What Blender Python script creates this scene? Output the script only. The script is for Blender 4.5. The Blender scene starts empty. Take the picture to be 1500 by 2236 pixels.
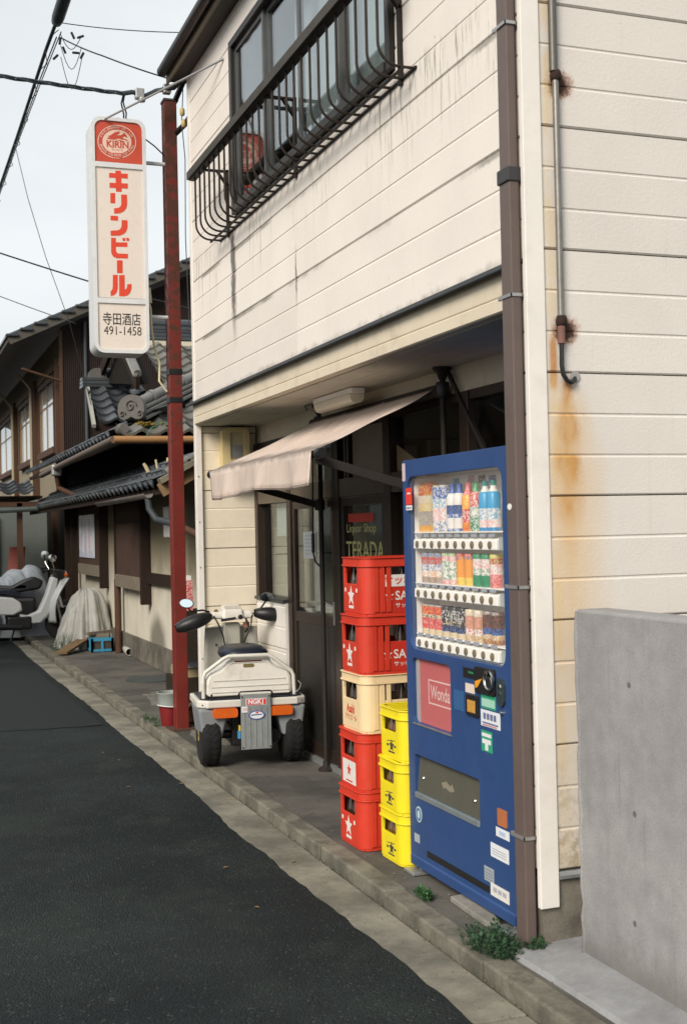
import bpy, math, random
from mathutils import Vector, Matrix
from mathutils.geometry import tessellate_polygon
from mathutils import noise as mnoise
random.seed(7)
S = bpy.context.scene
COL = S.collection
R = math.radians
PI = math.pi

# ------------------------------------------------------------------ camera
CAM_H = 1.58
cam_d = bpy.data.cameras.new('camera'); cam = bpy.data.objects.new('camera', cam_d); COL.objects.link(cam)
_yaw, _pitch, _roll = math.atan(1000/2714.0), math.atan(35/2714.0), R(1.26)
_fw = Vector((math.sin(_yaw)*math.cos(_pitch), math.cos(_yaw)*math.cos(_pitch), math.sin(_pitch)))
_r0 = Vector((math.cos(_yaw), -math.sin(_yaw), 0)); _u0 = _r0.cross(_fw)
_r = _r0*math.cos(_roll) - _u0*math.sin(_roll); _u = _r0*math.sin(_roll) + _u0*math.cos(_roll)
mm = Matrix((( _r.x, _u.x, -_fw.x, 0), (_r.y, _u.y, -_fw.y, 0), (_r.z, _u.z, -_fw.z, CAM_H), (0, 0, 0, 1)))
cam.matrix_world = mm
cam_d.sensor_fit = 'HORIZONTAL'; cam_d.sensor_width = 24.0; cam_d.lens = 24.0*2714/1500
cam_d.clip_start = 0.05; cam_d.clip_end = 3000
cam_d.dof.use_dof = True; cam_d.dof.focus_distance = 7.5; cam_d.dof.aperture_fstop = 5.6
S.camera = cam

# ------------------------------------------------------------------ sky, sun, exposure
SUN_EL, SUN_AZ = R(34), R(228)       # azimuth clockwise from +Y (north)
w = bpy.data.worlds.new('World'); S.world = w; w.use_nodes = True
nt = w.node_tree; nt.nodes.clear()
out = nt.nodes.new('ShaderNodeOutputWorld'); bg = nt.nodes.new('ShaderNodeBackground')
sky = nt.nodes.new('ShaderNodeTexSky'); sky.sky_type = 'NISHITA'; sky.sun_disc = False
sky.sun_elevation = SUN_EL; sky.sun_rotation = SUN_AZ; sky.dust_density = 4.0; sky.air_density = 1.0
hs = nt.nodes.new('ShaderNodeHueSaturation'); hs.inputs['Saturation'].default_value = 0.3
# thin high cloud: pale veil over the blue
tc = nt.nodes.new('ShaderNodeTexCoord'); mp = nt.nodes.new('ShaderNodeMapping'); mp.inputs['Scale'].default_value = (1.2, 1.2, 3.5)
nz = nt.nodes.new('ShaderNodeTexNoise'); nz.inputs['Scale'].default_value = 2.2; nz.inputs['Detail'].default_value = 7
mr = nt.nodes.new('ShaderNodeMapRange'); mr.inputs['From Min'].default_value = .3; mr.inputs['From Max'].default_value = .7
mr.inputs['To Min'].default_value = .66; mr.inputs['To Max'].default_value = .92
mx = nt.nodes.new('ShaderNodeMix'); mx.data_type = 'RGBA'
mx.inputs[7].default_value = (7.1, 7.45, 7.6, 1)
L = nt.links.new
L(sky.outputs[0], hs.inputs['Color']); L(hs.outputs[0], mx.inputs[6]); L(tc.outputs['Generated'], mp.inputs[0]); L(mp.outputs[0], nz.inputs['Vector'])
L(nz.outputs[0], mr.inputs[0]); L(mr.outputs[0], mx.inputs[0]); L(mx.outputs[2], bg.inputs['Color']); L(bg.outputs[0], out.inputs['Surface'])
bg.inputs['Strength'].default_value = 0.10
sun_d = bpy.data.lights.new('sun', 'SUN'); sun = bpy.data.objects.new('sun', sun_d); COL.objects.link(sun)
sun_d.energy = 2.8; sun_d.angle = R(26); sun_d.color = (1.0, 0.90, 0.79)
_sd = Vector((math.sin(SUN_AZ)*math.cos(SUN_EL), math.cos(SUN_AZ)*math.cos(SUN_EL), math.sin(SUN_EL)))
sun.rotation_euler = _sd.to_track_quat('Z', 'Y').to_euler(); sun.location = _sd*30
vs = S.view_settings; vs.view_transform = 'Standard'; vs.look = 'None'; vs.exposure = 0.44; vs.gamma = 1.0; vs.use_curve_mapping = False
S.render.engine = 'CYCLES'; S.cycles.use_denoising = True; S.cycles.max_bounces = 8; S.cycles.transparent_max_bounces = 12

# ------------------------------------------------------------------ mesh helpers
def orgof(o):
    v = Vector((0, 0, 0))
    while o is not None:
        v += o.location; o = o.parent
    return v

class MB:
    """collects faces; build() links them as ONE mesh object"""
    def __init__(s): s.v = []; s.f = []; s.m = []; s.cm = 0
    def add(s, vs, fs):
        b = len(s.v); s.v += [tuple(p) for p in vs]
        for f in fs: s.f.append([i+b for i in f]); s.m.append(s.cm)
        return s
    def box(s, x0, x1, y0, y1, z0, z1):
        if x0 > x1: x0, x1 = x1, x0
        if y0 > y1: y0, y1 = y1, y0
        if z0 > z1: z0, z1 = z1, z0
        return s.add([(x0,y0,z0),(x1,y0,z0),(x1,y1,z0),(x0,y1,z0),(x0,y0,z1),(x1,y0,z1),(x1,y1,z1),(x0,y1,z1)],
              [(0,3,2,1),(4,5,6,7),(0,1,5,4),(1,2,6,5),(2,3,7,6),(3,0,4,7)])
    def hexa(s, a, b):   # two quads (bottom, top)
        return s.add(list(a)+list(b), [(0,3,2,1),(4,5,6,7),(0,1,5,4),(1,2,6,5),(2,3,7,6),(3,0,4,7)])
    def bar(s, p, q, w, h, up=(0,0,1)):
        p, q = Vector(p), Vector(q); d = (q-p).normalized(); u = Vector(up)
        if abs(d.dot(u)) > .98: u = Vector((0,1,0))
        r = d.cross(u).normalized(); u = r.cross(d)
        c = [(-w/2,-h/2),(w/2,-h/2),(w/2,h/2),(-w/2,h/2)]
        return s.hexa([p+r*a+u*b for a, b in c], [q+r*a+u*b for a, b in c])
    def tube(s, pts, r, n=8, closed=False, caps=True):
        pts = [Vector(p) for p in pts]; k = len(pts); rs = r if isinstance(r, (list, tuple)) else [r]*k
        rings = []; nrm = None
        for i in range(k):
            if closed: d = pts[(i+1) % k]-pts[i-1]
            else: d = pts[min(i+1, k-1)]-pts[max(i-1, 0)]
            if d.length < 1e-9: d = Vector((0,0,1))
            d.normalize()
            if nrm is None:
                nrm = Vector((0,0,1)) if abs(d.z) < .9 else Vector((1,0,0))
            nrm = (nrm-d*nrm.dot(d)).normalized(); b = d.cross(nrm)
            rings.append([pts[i]+(nrm*math.cos(2*PI*j/n)+b*math.sin(2*PI*j/n))*rs[i] for j in range(n)])
        vs = [p for ring in rings for p in ring]; fs = []
        for i in range(k if closed else k-1):
            a, b2 = i*n, ((i+1) % k)*n
            for j in range(n): fs.append((a+j, a+(j+1) % n, b2+(j+1) % n, b2+j))
        if caps and not closed: fs += [tuple(range(n-1, -1, -1)), tuple((k-1)*n+j for j in range(n))]
        return s.add(vs, fs)
    def lathe(s, prof, c=(0,0,0), n=16, axis='z', mats=None):
        """prof: list of (r, h)"""
        c = Vector(c); vs = []
        for r, h in prof:
            for j in range(n):
                a = 2*PI*j/n; x, y = r*math.cos(a), r*math.sin(a)
                vs.append(c+(Vector((x, y, h)) if axis == 'z' else Vector((h, x, y)) if axis == 'x' else Vector((y, h, x))))
        b = len(s.v); s.v += [tuple(p) for p in vs]
        for i in range(len(prof)-1):
            for j in range(n):
                s.f.append([b+i*n+j, b+i*n+(j+1) % n, b+(i+1)*n+(j+1) % n, b+(i+1)*n+j]); s.m.append(mats[i] if mats else s.cm)
        s.f.append([b+j for j in range(n-1, -1, -1)]); s.m.append(mats[0] if mats else s.cm)
        s.f.append([b+(len(prof)-1)*n+j for j in range(n)]); s.m.append(mats[-1] if mats else s.cm)
        return s
    def plate(s, outer, holes=(), o=(0,0,0), u=(1,0,0), v=(0,0,1), n=(0,-1,0), t=.01):
        """2-D polygon with holes in the (u,v) plane at o; front face at o, body extends t behind along -n"""
        o, u, v, n = Vector(o), Vector(u), Vector(v), Vector(n)
        polys = [list(outer)]+[list(h) for h in holes]
        tris = tessellate_polygon([[Vector((a, b, 0)) for a, b in p] for p in polys])
        flat = [q for p in polys for q in p]
        F = [o+u*a+v*b for a, b in flat]; B = [p-n*t for p in F]; k = len(F)
        fs = []
        for tr in tris:
            a, b, c = [F[i] for i in tr]
            if (b-a).cross(c-a).dot(n) < 0: tr = tr[::-1]
            fs.append(tuple(tr))
            if t: fs.append(tuple(i+k for i in reversed(tr)))
        if t:
            st = 0
            for p in polys:
                m = len(p)
                for i in range(m): fs.append((st+i, st+(i+1) % m, k+st+(i+1) % m, k+st+i))
                st += m
        return s.add(F+B if t else F, fs)
    def prof(s, p2, axis, a, b):
        """closed 2-D profile extruded along axis from a to b. axis 'y': p2=(x,z); 'x': p2=(y,z); 'z': p2=(x,y)"""
        def mk(q, t): return (q[0], t, q[1]) if axis == 'y' else (t, q[0], q[1]) if axis == 'x' else (q[0], q[1], t)
        k = len(p2); A = [mk(q, a) for q in p2]; B = [mk(q, b) for q in p2]
        fs = [(i, (i+1) % k, k+(i+1) % k, k+i) for i in range(k)]
        tris = tessellate_polygon([[Vector((q[0], q[1], 0)) for q in p2]])
        for tr in tris: fs.append(tuple(tr)); fs.append(tuple(k+i for i in reversed(tr)))
        return s.add(A+B, fs)
    def grid(s, fn, nu, nv, closed_u=False):
        vs = [fn(i/nu if closed_u else i/(nu-1), j/(nv-1)) for j in range(nv) for i in range(nu)]; fs = []
        for j in range(nv-1):
            for i in range(nu if closed_u else nu-1):
                a, b2 = j*nu+i, j*nu+(i+1) % nu
                fs.append((a, b2, b2+nu, a+nu))
        return s.add(vs, fs)
    def ell(s, c, r, n=12, m=8):
        c = Vector(c)
        return s.grid(lambda u, v: c+Vector((r[0]*math.cos(2*PI*u)*math.sin(PI*v), r[1]*math.sin(2*PI*u)*math.sin(PI*v), -r[2]*math.cos(PI*v))), n, m, True)
    def mesh(s, name):
        me = bpy.data.meshes.new(name); me.from_pydata(s.v, [], s.f)
        if s.m and max(s.m) > 0: me.polygons.foreach_set('material_index', s.m)
        me.validate(); me.update(); return me
    def build(s, name, mat, parent=None, world=False, smooth=0, bevel=0, seg=2, solid=0, sub=0):
        me = s.mesh(name)
        import bmesh
        bm = bmesh.new(); bm.from_mesh(me); bmesh.ops.recalc_face_normals(bm, faces=bm.faces); bm.to_mesh(me); bm.free()
        for m in (mat if isinstance(mat, (list, tuple)) else [mat]): me.materials.append(m)
        if smooth:
            me.shade_smooth()
            if smooth < 180: me.set_sharp_from_angle(angle=R(smooth))
        o = bpy.data.objects.new(name, me); COL.objects.link(o)
        if parent is not None:
            o.parent = parent
            if world: me.transform(Matrix.Translation(-orgof(parent)))
        if solid:
            md = o.modifiers.new('solid', 'SOLIDIFY'); md.thickness = solid; md.offset = 0
        if sub:
            md = o.modifiers.new('sub', 'SUBSURF'); md.levels = sub; md.render_levels = sub
        if bevel:
            md = o.modifiers.new('bevel', 'BEVEL'); md.width = bevel; md.segments = seg; md.limit_method = 'ANGLE'; md.angle_limit = R(35); md.use_clamp_overlap = True
        return o

def tag(o, label, cat, group=None):
    o['label'] = label; o['category'] = cat
    if group: o['group'] = group
    return o
def thing(name, label, cat, loc=(0,0,0), rotz=0, group=None):
    o = bpy.data.objects.new(name, None); COL.objects.link(o); o.location = loc; o.rotation_euler = (0, 0, rotz)
    o.empty_display_size = .2
    return tag(o, label, cat, group)
def struct(o):
    o['kind'] = 'structure'; return o
def inst(src, name, parent, matrix=None, loc=None):
    o = bpy.data.objects.new(name, src); COL.objects.link(o); o.parent = parent
    if matrix is not None: o.matrix_local = matrix
    if loc is not None: o.location = loc
    return o
def copy_tree(o, parent=None):
    c = o.copy(); COL.objects.link(c); c.parent = parent
    for ch in list(o.children): copy_tree(ch, c)
    return c
def rrect(x0, x1, y0, y1, r, k=5, corners=(1,1,1,1)):
    """rounded rectangle, ccw; corners: bl br tr tl"""
    pts = []
    for (cx, cy, a0, on, px, py) in ((x0+r, y0+r, 180, corners[0], x0, y0), (x1-r, y0+r, 270, corners[1], x1, y0), (x1-r, y1-r, 0, corners[2], x1, y1), (x0+r, y1-r, 90, corners[3], x0, y1)):
        if not on: pts.append((px, py)); continue
        for i in range(k+1):
            a = R(a0+90*i/k); pts.append((cx+r*math.cos(a), cy+r*math.sin(a)))
    return pts
def circ(cx, cy, r, k=24, ry=None):
    ry = ry or r
    return [(cx+r*math.cos(2*PI*i/k), cy+ry*math.sin(2*PI*i/k)) for i in range(k)]
def arc3(c, p0, p1, k=6):
    c, p0, p1 = Vector(c), Vector(p0)-Vector(c), Vector(p1)-Vector(c)
    return [c+p0*math.cos(PI/2*i/k)+p1*math.sin(PI/2*i/k) for i in range(k+1)]

# lettering: queued, turned into meshes in one go at the end
TEXTQ = []
def text(body, size, mat, parent, o, u, v, n, width=None, align='CENTER', bold=0, name='lettering', world=True, sx=1.0):
    TEXTQ.append(dict(body=body, size=size, mat=mat, parent=parent, o=Vector(o), u=Vector(u), v=Vector(v), n=Vector(n), width=width, align=align, bold=bold, name=name, world=world, sx=sx))
def flush_text():
    made = []; joins = {}
    for q in TEXTQ:
        c = bpy.data.curves.new('txt', 'FONT'); c.body = q['body']; c.size = 1.0; c.align_x = q['align']; c.align_y = 'CENTER'; c.offset = q['bold']; c.resolution_u = 3
        ob = bpy.data.objects.new('txt', c); COL.objects.link(ob); made.append(ob)
    bpy.context.view_layer.update()
    dg = bpy.context.evaluated_depsgraph_get()
    for q, ob in zip(TEXTQ, made):
        me = bpy.data.meshes.new_from_object(ob.evaluated_get(dg))
        xs = [p.co.x for p in me.vertices]; wd = max(xs)-min(xs)
        sx = q['size']*q['sx'] if not q['width'] else q['width']/wd
        u, v, n = q['u']*sx, q['v']*q['size'], q['n']
        base = q['o']-(orgof(q['parent']) if q['world'] and q['parent'] is not None else Vector((0,0,0)))
        M = Matrix(((u.x, v.x, n.x, base.x), (u.y, v.y, n.y, base.y), (u.z, v.z, n.z, base.z), (0,0,0,1)))
        me.transform(M); me.materials.clear(); me.materials.append(q['mat'])
        if q.get('join'):
            J = joins.setdefault(q['join'], (q, MB())); J[1].add([v.co for v in me.vertices], [tuple(f.vertices) for f in me.polygons]); continue
        o = bpy.data.objects.new(q['name'], me); COL.objects.link(o); o.parent = q['parent']
    for q, J in joins.values():
        me = J.mesh(q['name']); me.materials.append(q['mat']); o = bpy.data.objects.new(q['name'], me); COL.objects.link(o); o.parent = q['parent']
    for ob in made:
        c = ob.data; bpy.data.objects.remove(ob); bpy.data.curves.remove(c)

# ------------------------------------------------------------------ material helpers
class X:
    """wraps a node socket so that maths reads like maths"""
    def __init__(s, so): s.s = so
    def _b(s, op, o, rev=False): return mth(op, o, s) if rev else mth(op, s, o)
    def __add__(s, o): return s._b('ADD', o)
    def __radd__(s, o): return s._b('ADD', o)
    def __sub__(s, o): return s._b('SUBTRACT', o)
    def __rsub__(s, o): return s._b('SUBTRACT', o, True)
    def __mul__(s, o): return s._b('MULTIPLY', o)
    def __rmul__(s, o): return s._b('MULTIPLY', o)
    def __truediv__(s, o): return s._b('DIVIDE', o)
NT = None
def put(inp, v):
    if isinstance(v, X): NT.links.new(v.s, inp)
    else: inp.default_value = v
def mth(op, a, b=None, c=None):
    n = NT.nodes.new('ShaderNodeMath'); n.operation = op
    put(n.inputs[0], a)
    if b is not None: put(n.inputs[1], b)
    if c is not None: put(n.inputs[2], c)
    return X(n.outputs[0])
def clamp01(a):
    n = NT.nodes.new('ShaderNodeClamp'); put(n.inputs[0], a); return X(n.outputs[0])
def sstep(a, e0, e1):
    n = NT.nodes.new('ShaderNodeMapRange'); n.interpolation_type = 'SMOOTHSTEP'; put(n.inputs[0], a)
    n.inputs[1].default_value = e0; n.inputs[2].default_value = e1; return X(n.outputs[0])
def posn():
    g = NT.nodes.new('ShaderNodeNewGeometry'); sp = NT.nodes.new('ShaderNodeSeparateXYZ'); NT.links.new(g.outputs['Position'], sp.inputs[0])
    return X(g.outputs['Position']), X(sp.outputs[0]), X(sp.outputs[1]), X(sp.outputs[2])
def vec(x, y, z):
    n = NT.nodes.new('ShaderNodeCombineXYZ'); put(n.inputs[0], x); put(n.inputs[1], y); put(n.inputs[2], z); return X(n.outputs[0])
def noise(v, scale, detail=4, rough=.55):
    n = NT.nodes.new('ShaderNodeTexNoise'); put(n.inputs['Vector'], v); n.inputs['Scale'].default_value = scale; n.inputs['Detail'].default_value = detail; n.inputs['Roughness'].default_value = rough
    return X(n.outputs[0])
def voro(v, scale, feat='F1', out='Distance'):
    n = NT.nodes.new('ShaderNodeTexVoronoi'); n.feature = feat; put(n.inputs['Vector'], v); n.inputs['Scale'].default_value = scale
    return X(n.outputs[out])
def orand():
    return X(NT.nodes.new('ShaderNodeObjectInfo').outputs['Random'])
def mixc(f, a, b, mode='MIX'):
    n = NT.nodes.new('ShaderNodeMix'); n.data_type = 'RGBA'; n.blend_type = mode; put(n.inputs[0], f)
    for i, c in ((6, a), (7, b)):
        if isinstance(c, X): NT.links.new(c.s, n.inputs[i])
        else: n.inputs[i].default_value = (c[0], c[1], c[2], 1)
    return X(n.outputs[2])
def mulc(c, f):
    return mixc(1.0, c, vec(f, f, f), 'MULTIPLY')
def new_mat(name):
    global NT
    m = bpy.data.materials.new(name); m.use_nodes = True; NT = m.node_tree
    b = NT.nodes['Principled BSDF']; return m, b
def setp(b, **k):
    for key, v in k.items():
        key = {'color': 'Base Color', 'rough': 'Roughness', 'metal': 'Metallic', 'spec': 'Specular IOR Level', 'alpha': 'Alpha', 'trans': 'Transmission Weight', 'coat': 'Coat Weight'}[key]
        i = b.inputs[key]
        if isinstance(v, X): NT.links.new(v.s, i)
        elif key == 'Base Color': i.default_value = (v[0], v[1], v[2], 1)
        else: i.default_value = v
def bump(b, h, strength=.3, dist=.01):
    n = NT.nodes.new('ShaderNodeBump'); n.inputs['Strength'].default_value = strength; n.inputs['Distance'].default_value = dist
    put(n.inputs['Height'], h); NT.links.new(n.outputs[0], b.inputs['Normal'])
def srgb(r, g, b):
    f = lambda c: (c/255/12.92) if c/255 <= .04045 else ((c/255+.055)/1.055)**2.4
    return (f(r), f(g), f(b))
_mc = {}
def plain(name, col, rough=.5, var=.12, scale=6, bmp=.1, bscale=60, metal=0, spec=.4, dirt=0, dcol=(.05,.045,.035), rnd=0):
    if name in _mc: return _mc[name]
    m, b = new_mat(name); P, x, y, z = posn()
    n1 = noise(P, scale, 5); n2 = noise(P, scale*7, 3)
    f = 1.0+(n1-.5)*(2*var)+(n2-.5)*var
    if rnd: f = f*(1.0-rnd/2+orand()*rnd)
    c = mulc(mixc(0, col, col), f)
    if dirt:
        d = sstep(noise(P, scale*1.7, 6, .65), .48, .78); c = mixc(d*dirt, c, dcol)
    setp(b, color=c, rough=clamp01(rough+(n2-.5)*.25), metal=metal, spec=spec)
    if bmp: bump(b, noise(P, bscale, 4), bmp, .004)
    _mc[name] = m; return m
# ------------------------------------------------------------------ materials of the setting
def m_asphalt():
    m, b = new_mat('asphalt'); P, x, y, z = posn()
    ag = voro(P, 120); agc = voro(P, 120, 'F1', 'Color'); big = noise(P, .55, 6, .6); mid = noise(P, 4, 5)
    sp = NT.nodes.new('ShaderNodeSeparateColor'); NT.links.new(agc.s, sp.inputs[0]); rv = X(sp.outputs[0])
    f = .55+rv*.75+(mid-.5)*.5
    c = mixc(sstep(big, .38, .62), (.0042, .0086, .0104), (.0140, .0215, .0218))
    c = mulc(c, f)
    c = mulc(c, .55+noise(P, 14, 5, .7)*.9)
    c = mixc(sstep(noise(P, 1.6, 5, .65), .48, .66)*.6, c, (.0205, .0285, .0225))
    c = mixc(sstep(rv, .965, .985)*.35, c, (.12, .12, .11))
    # paler, dusty wheel track and the edge by the gutter
    c = mixc(sstep(noise(vec(x*1.4, y*.25, 0), 1.3, 4), .5, .75)*.35, c, (.0185, .0265, .0235))
    setp(b, color=c, rough=.88, spec=.3)
    bump(b, ag*-1.0+noise(P, 45, 3)*.8, 1.0, .009); return m
def m_concrete(name, col, dark, scale=3.0, bmp=.35, speck=.5, moss=None, runs=0):
    m, b = new_mat(name); P, x, y, z = posn()
    n1 = noise(P, scale, 7, .62); n2 = noise(P, scale*9, 4); n3 = noise(P, 140, 2)
    c = mixc(sstep(n1, .33, .66), dark, col); c = mulc(c, .8+n2*.4)
    c = mulc(c, 1.0-speck*.5+n3*speck)
    if runs:
        c = mixc(sstep(noise(vec(x*22, y*22, z*1.1), 1.0, 6, .65), .54, .74)*runs, c, (.13,.13,.125)); c = mixc(sstep(z+(noise(P, 7, 5, .7)-.5)*.25, .22, .02)*.6, c, (.10,.098,.085)); c = mixc(sstep(voro(P, 34), .10, .04)*sstep(noise(P, 6, 3), .52, .62)*.55, c, (.10,.10,.10))
    if moss: c = mixc(sstep(noise(P, 5, 6, .7), .52, .68)*.7, c, moss)
    setp(b, color=c, rough=.9, spec=.25); bump(b, n2+n3*.5+sstep(voro(P, 26), .0, .18)*.5, bmp, .006); return m
M_ASPH = m_asphalt()
M_GUT = m_concrete('gutter_concrete', (.235, .222, .178), (.115, .112, .090), 2.6)
M_KERB = m_concrete('kerb_concrete', (.19, .178, .142), (.088, .084, .066), 4.0, moss=(.075, .075, .055))
M_PAVE = m_concrete('pavement_concrete', (.115, .108, .093), (.055, .054, .048), 1.6)
M_PATCH = m_concrete('patch_concrete', (.26, .25, .22), (.15, .145, .125), 5)
M_PATCH2 = m_concrete('patch_worn', (.185, .175, .15), (.11, .105, .09), 5)
M_APRON = m_concrete('apron_concrete', (.27, .275, .28), (.19, .192, .195), 2.5, .2, .3)
M_CWALL = m_concrete('cast_concrete', (.30, .295, .29), (.235, .232, .232), 1.7, .14, .6, runs=.35)
M_PLINTH = m_concrete('plinth_concrete', (.17, .155, .125), (.08, .073, .06), 4)
M_SOIL = plain('soil', (.05, .042, .032), .95, .4, 20, .8, 60)

# ------------------------------------------------------------------ ground
struct(MB().add([(-300,-300,-.075),(300,-300,-.075),(300,300,-.075),(-300,300,-.075)], [(0,1,2,3)]).build('ground', M_SOIL))
mb = MB(); rnd = random.Random(3)
ys = []; yy = -8.0
while yy < 60: ys.append(yy); yy += .07 if 2 < yy < 14 else .4
ex = []; a = 0
for k, yv in enumerate(ys):
    a = a*.8+rnd.uniform(-.008, .008)
    ex.append(1.79+a+.007*math.sin(yv*1.7)+.008*math.sin(yv*.63+1))
vs = []; fs = []
for k, yv in enumerate(ys):
    vs += [(-3.4, yv, -.05), (.4, yv, -.045), (1.5, yv, -.049), (ex[k]-.03, yv, -.050), (ex[k], yv, -.066)]
    if k:
        for j in range(4): fs.append((k*5-5+j, k*5-4+j, k*5+1+j, k*5+j))
struct(mb.add(vs, fs).build('road', M_ASPH, smooth=180))
pt = []
rp = random.Random(31)
for (xa, ya), (xb, yb) in (((-3.3,10.9),(1.70,10.6)), ((1.70,10.6),(1.66,15.2)), ((1.66,15.2),(-3.3,15.6))):
    for i in range(30): t = i/30; pt.append((xa+(xb-xa)*t+rp.uniform(-.012,.012), ya+(yb-ya)*t+rp.uniform(-.02,.02)))
pt.append((-3.3,15.6))
MB().plate(pt, [], (0,0,-.0405), (1,0,0), (0,1,0), (0,0,1), t=.006).build('asphalt_patch', plain('asphalt_patch', (.0135,.018,.0185), .9, .3, 30, 1.0, 120, spec=.25), bpy.data.objects['road'])
# pavement: the setting object that carries kerb stones, gutter slabs and patches
pave = struct(MB().add([(2.10,-6,-.006),(5.2,-6,-.006),(5.2,45,-.006),(2.10,45,-.006)], [(0,1,2,3)]).build('pavement', M_PAVE))
def piece_row(name, x0, x1, z0, z1, ln, y0, y1, mat, gap, jit, bev):
    y = y0; r = random.Random(int(x0*100))
    while y < y1:
        l = ln*r.uniform(.9, 1.1); dz = r.uniform(-jit, jit); dx = r.uniform(-jit, jit)
        MB().box(x0+dx, x1+dx, y+gap/2, y+l-gap/2, z0, z1+dz).build(name, mat, pave, bevel=bev); y += l
piece_row('gutter_slab', 1.62, 1.984, -.12, -.060, 1.15, -2.0, 26, M_GUT, .007, .0015, .006)
piece_row('kerb_stone', 2.0, 2.108, -.12, 0, .92, -2.0, 24, M_KERB, .010, .004, .009)
# paler patches and slab by the vending machine
def blob(cx, cy, rx, ry, z, k=18, seed=1, rot=0):
    r = random.Random(seed); pts = []
    for i in range(k):
        a = 2*PI*i/k; q = r.uniform(.8, 1.12); X_, Y_ = rx*q*math.cos(a), ry*q*math.sin(a)
        pts.append((cx+X_*math.cos(rot)-Y_*math.sin(rot), cy+X_*math.sin(rot)+Y_*math.cos(rot)))
    return MB().plate(pts, o=(0,0,z), u=(1,0,0), v=(0,1,0), n=(0,0,1), t=.006)
MB().hexa([(2.185,4.42,-.004),(2.23,4.38,-.004),(2.36,4.80,-.004),(2.2,4.78,-.004)],[(2.185,4.42,.022),(2.23,4.38,.022),(2.36,4.80,.022),(2.2,4.78,.022)]).build('paving_slab', M_PATCH, pave, bevel=.006)
blob(2.34, 9.35, .16, .42, .001, 34, seed=6).build('mortar_patch', M_PATCH2, pave)
blob(2.56, 11.6, .3, .7, .0005, 34, seed=8).build('mortar_patch', M_PATCH2, pave)
MB().lathe([(.28, -.004), (.28, .004), (.25, .006)], (2.66, 13.3, 0), 24).build('drain_cover', plain('drain_iron', (.045,.055,.055), .6, .3, 12, .4, 80), pave)
# sloping apron of pale mortar at the foot of the concrete wall
ap = MB(); n = 14; r = random.Random(5)
f = []
v0 = []
for i in range(n):
    t = i/(n-1); yv = 4.10-t*3.4
    xe = 2.118+.012*math.sin(9*t)+r.uniform(-.006,.006)
    v0 += [(xe, yv, -.01), (xe+.012, yv, .012), (2.33, yv, .032), (2.46, yv, .034)]
    if i:
        for j in range(3): f.append((i*4-4+j, i*4-3+j, i*4+1+j, i*4+j))
ap.add(v0, f).build('mortar_apron', M_APRON, pave, smooth=40)
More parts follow.
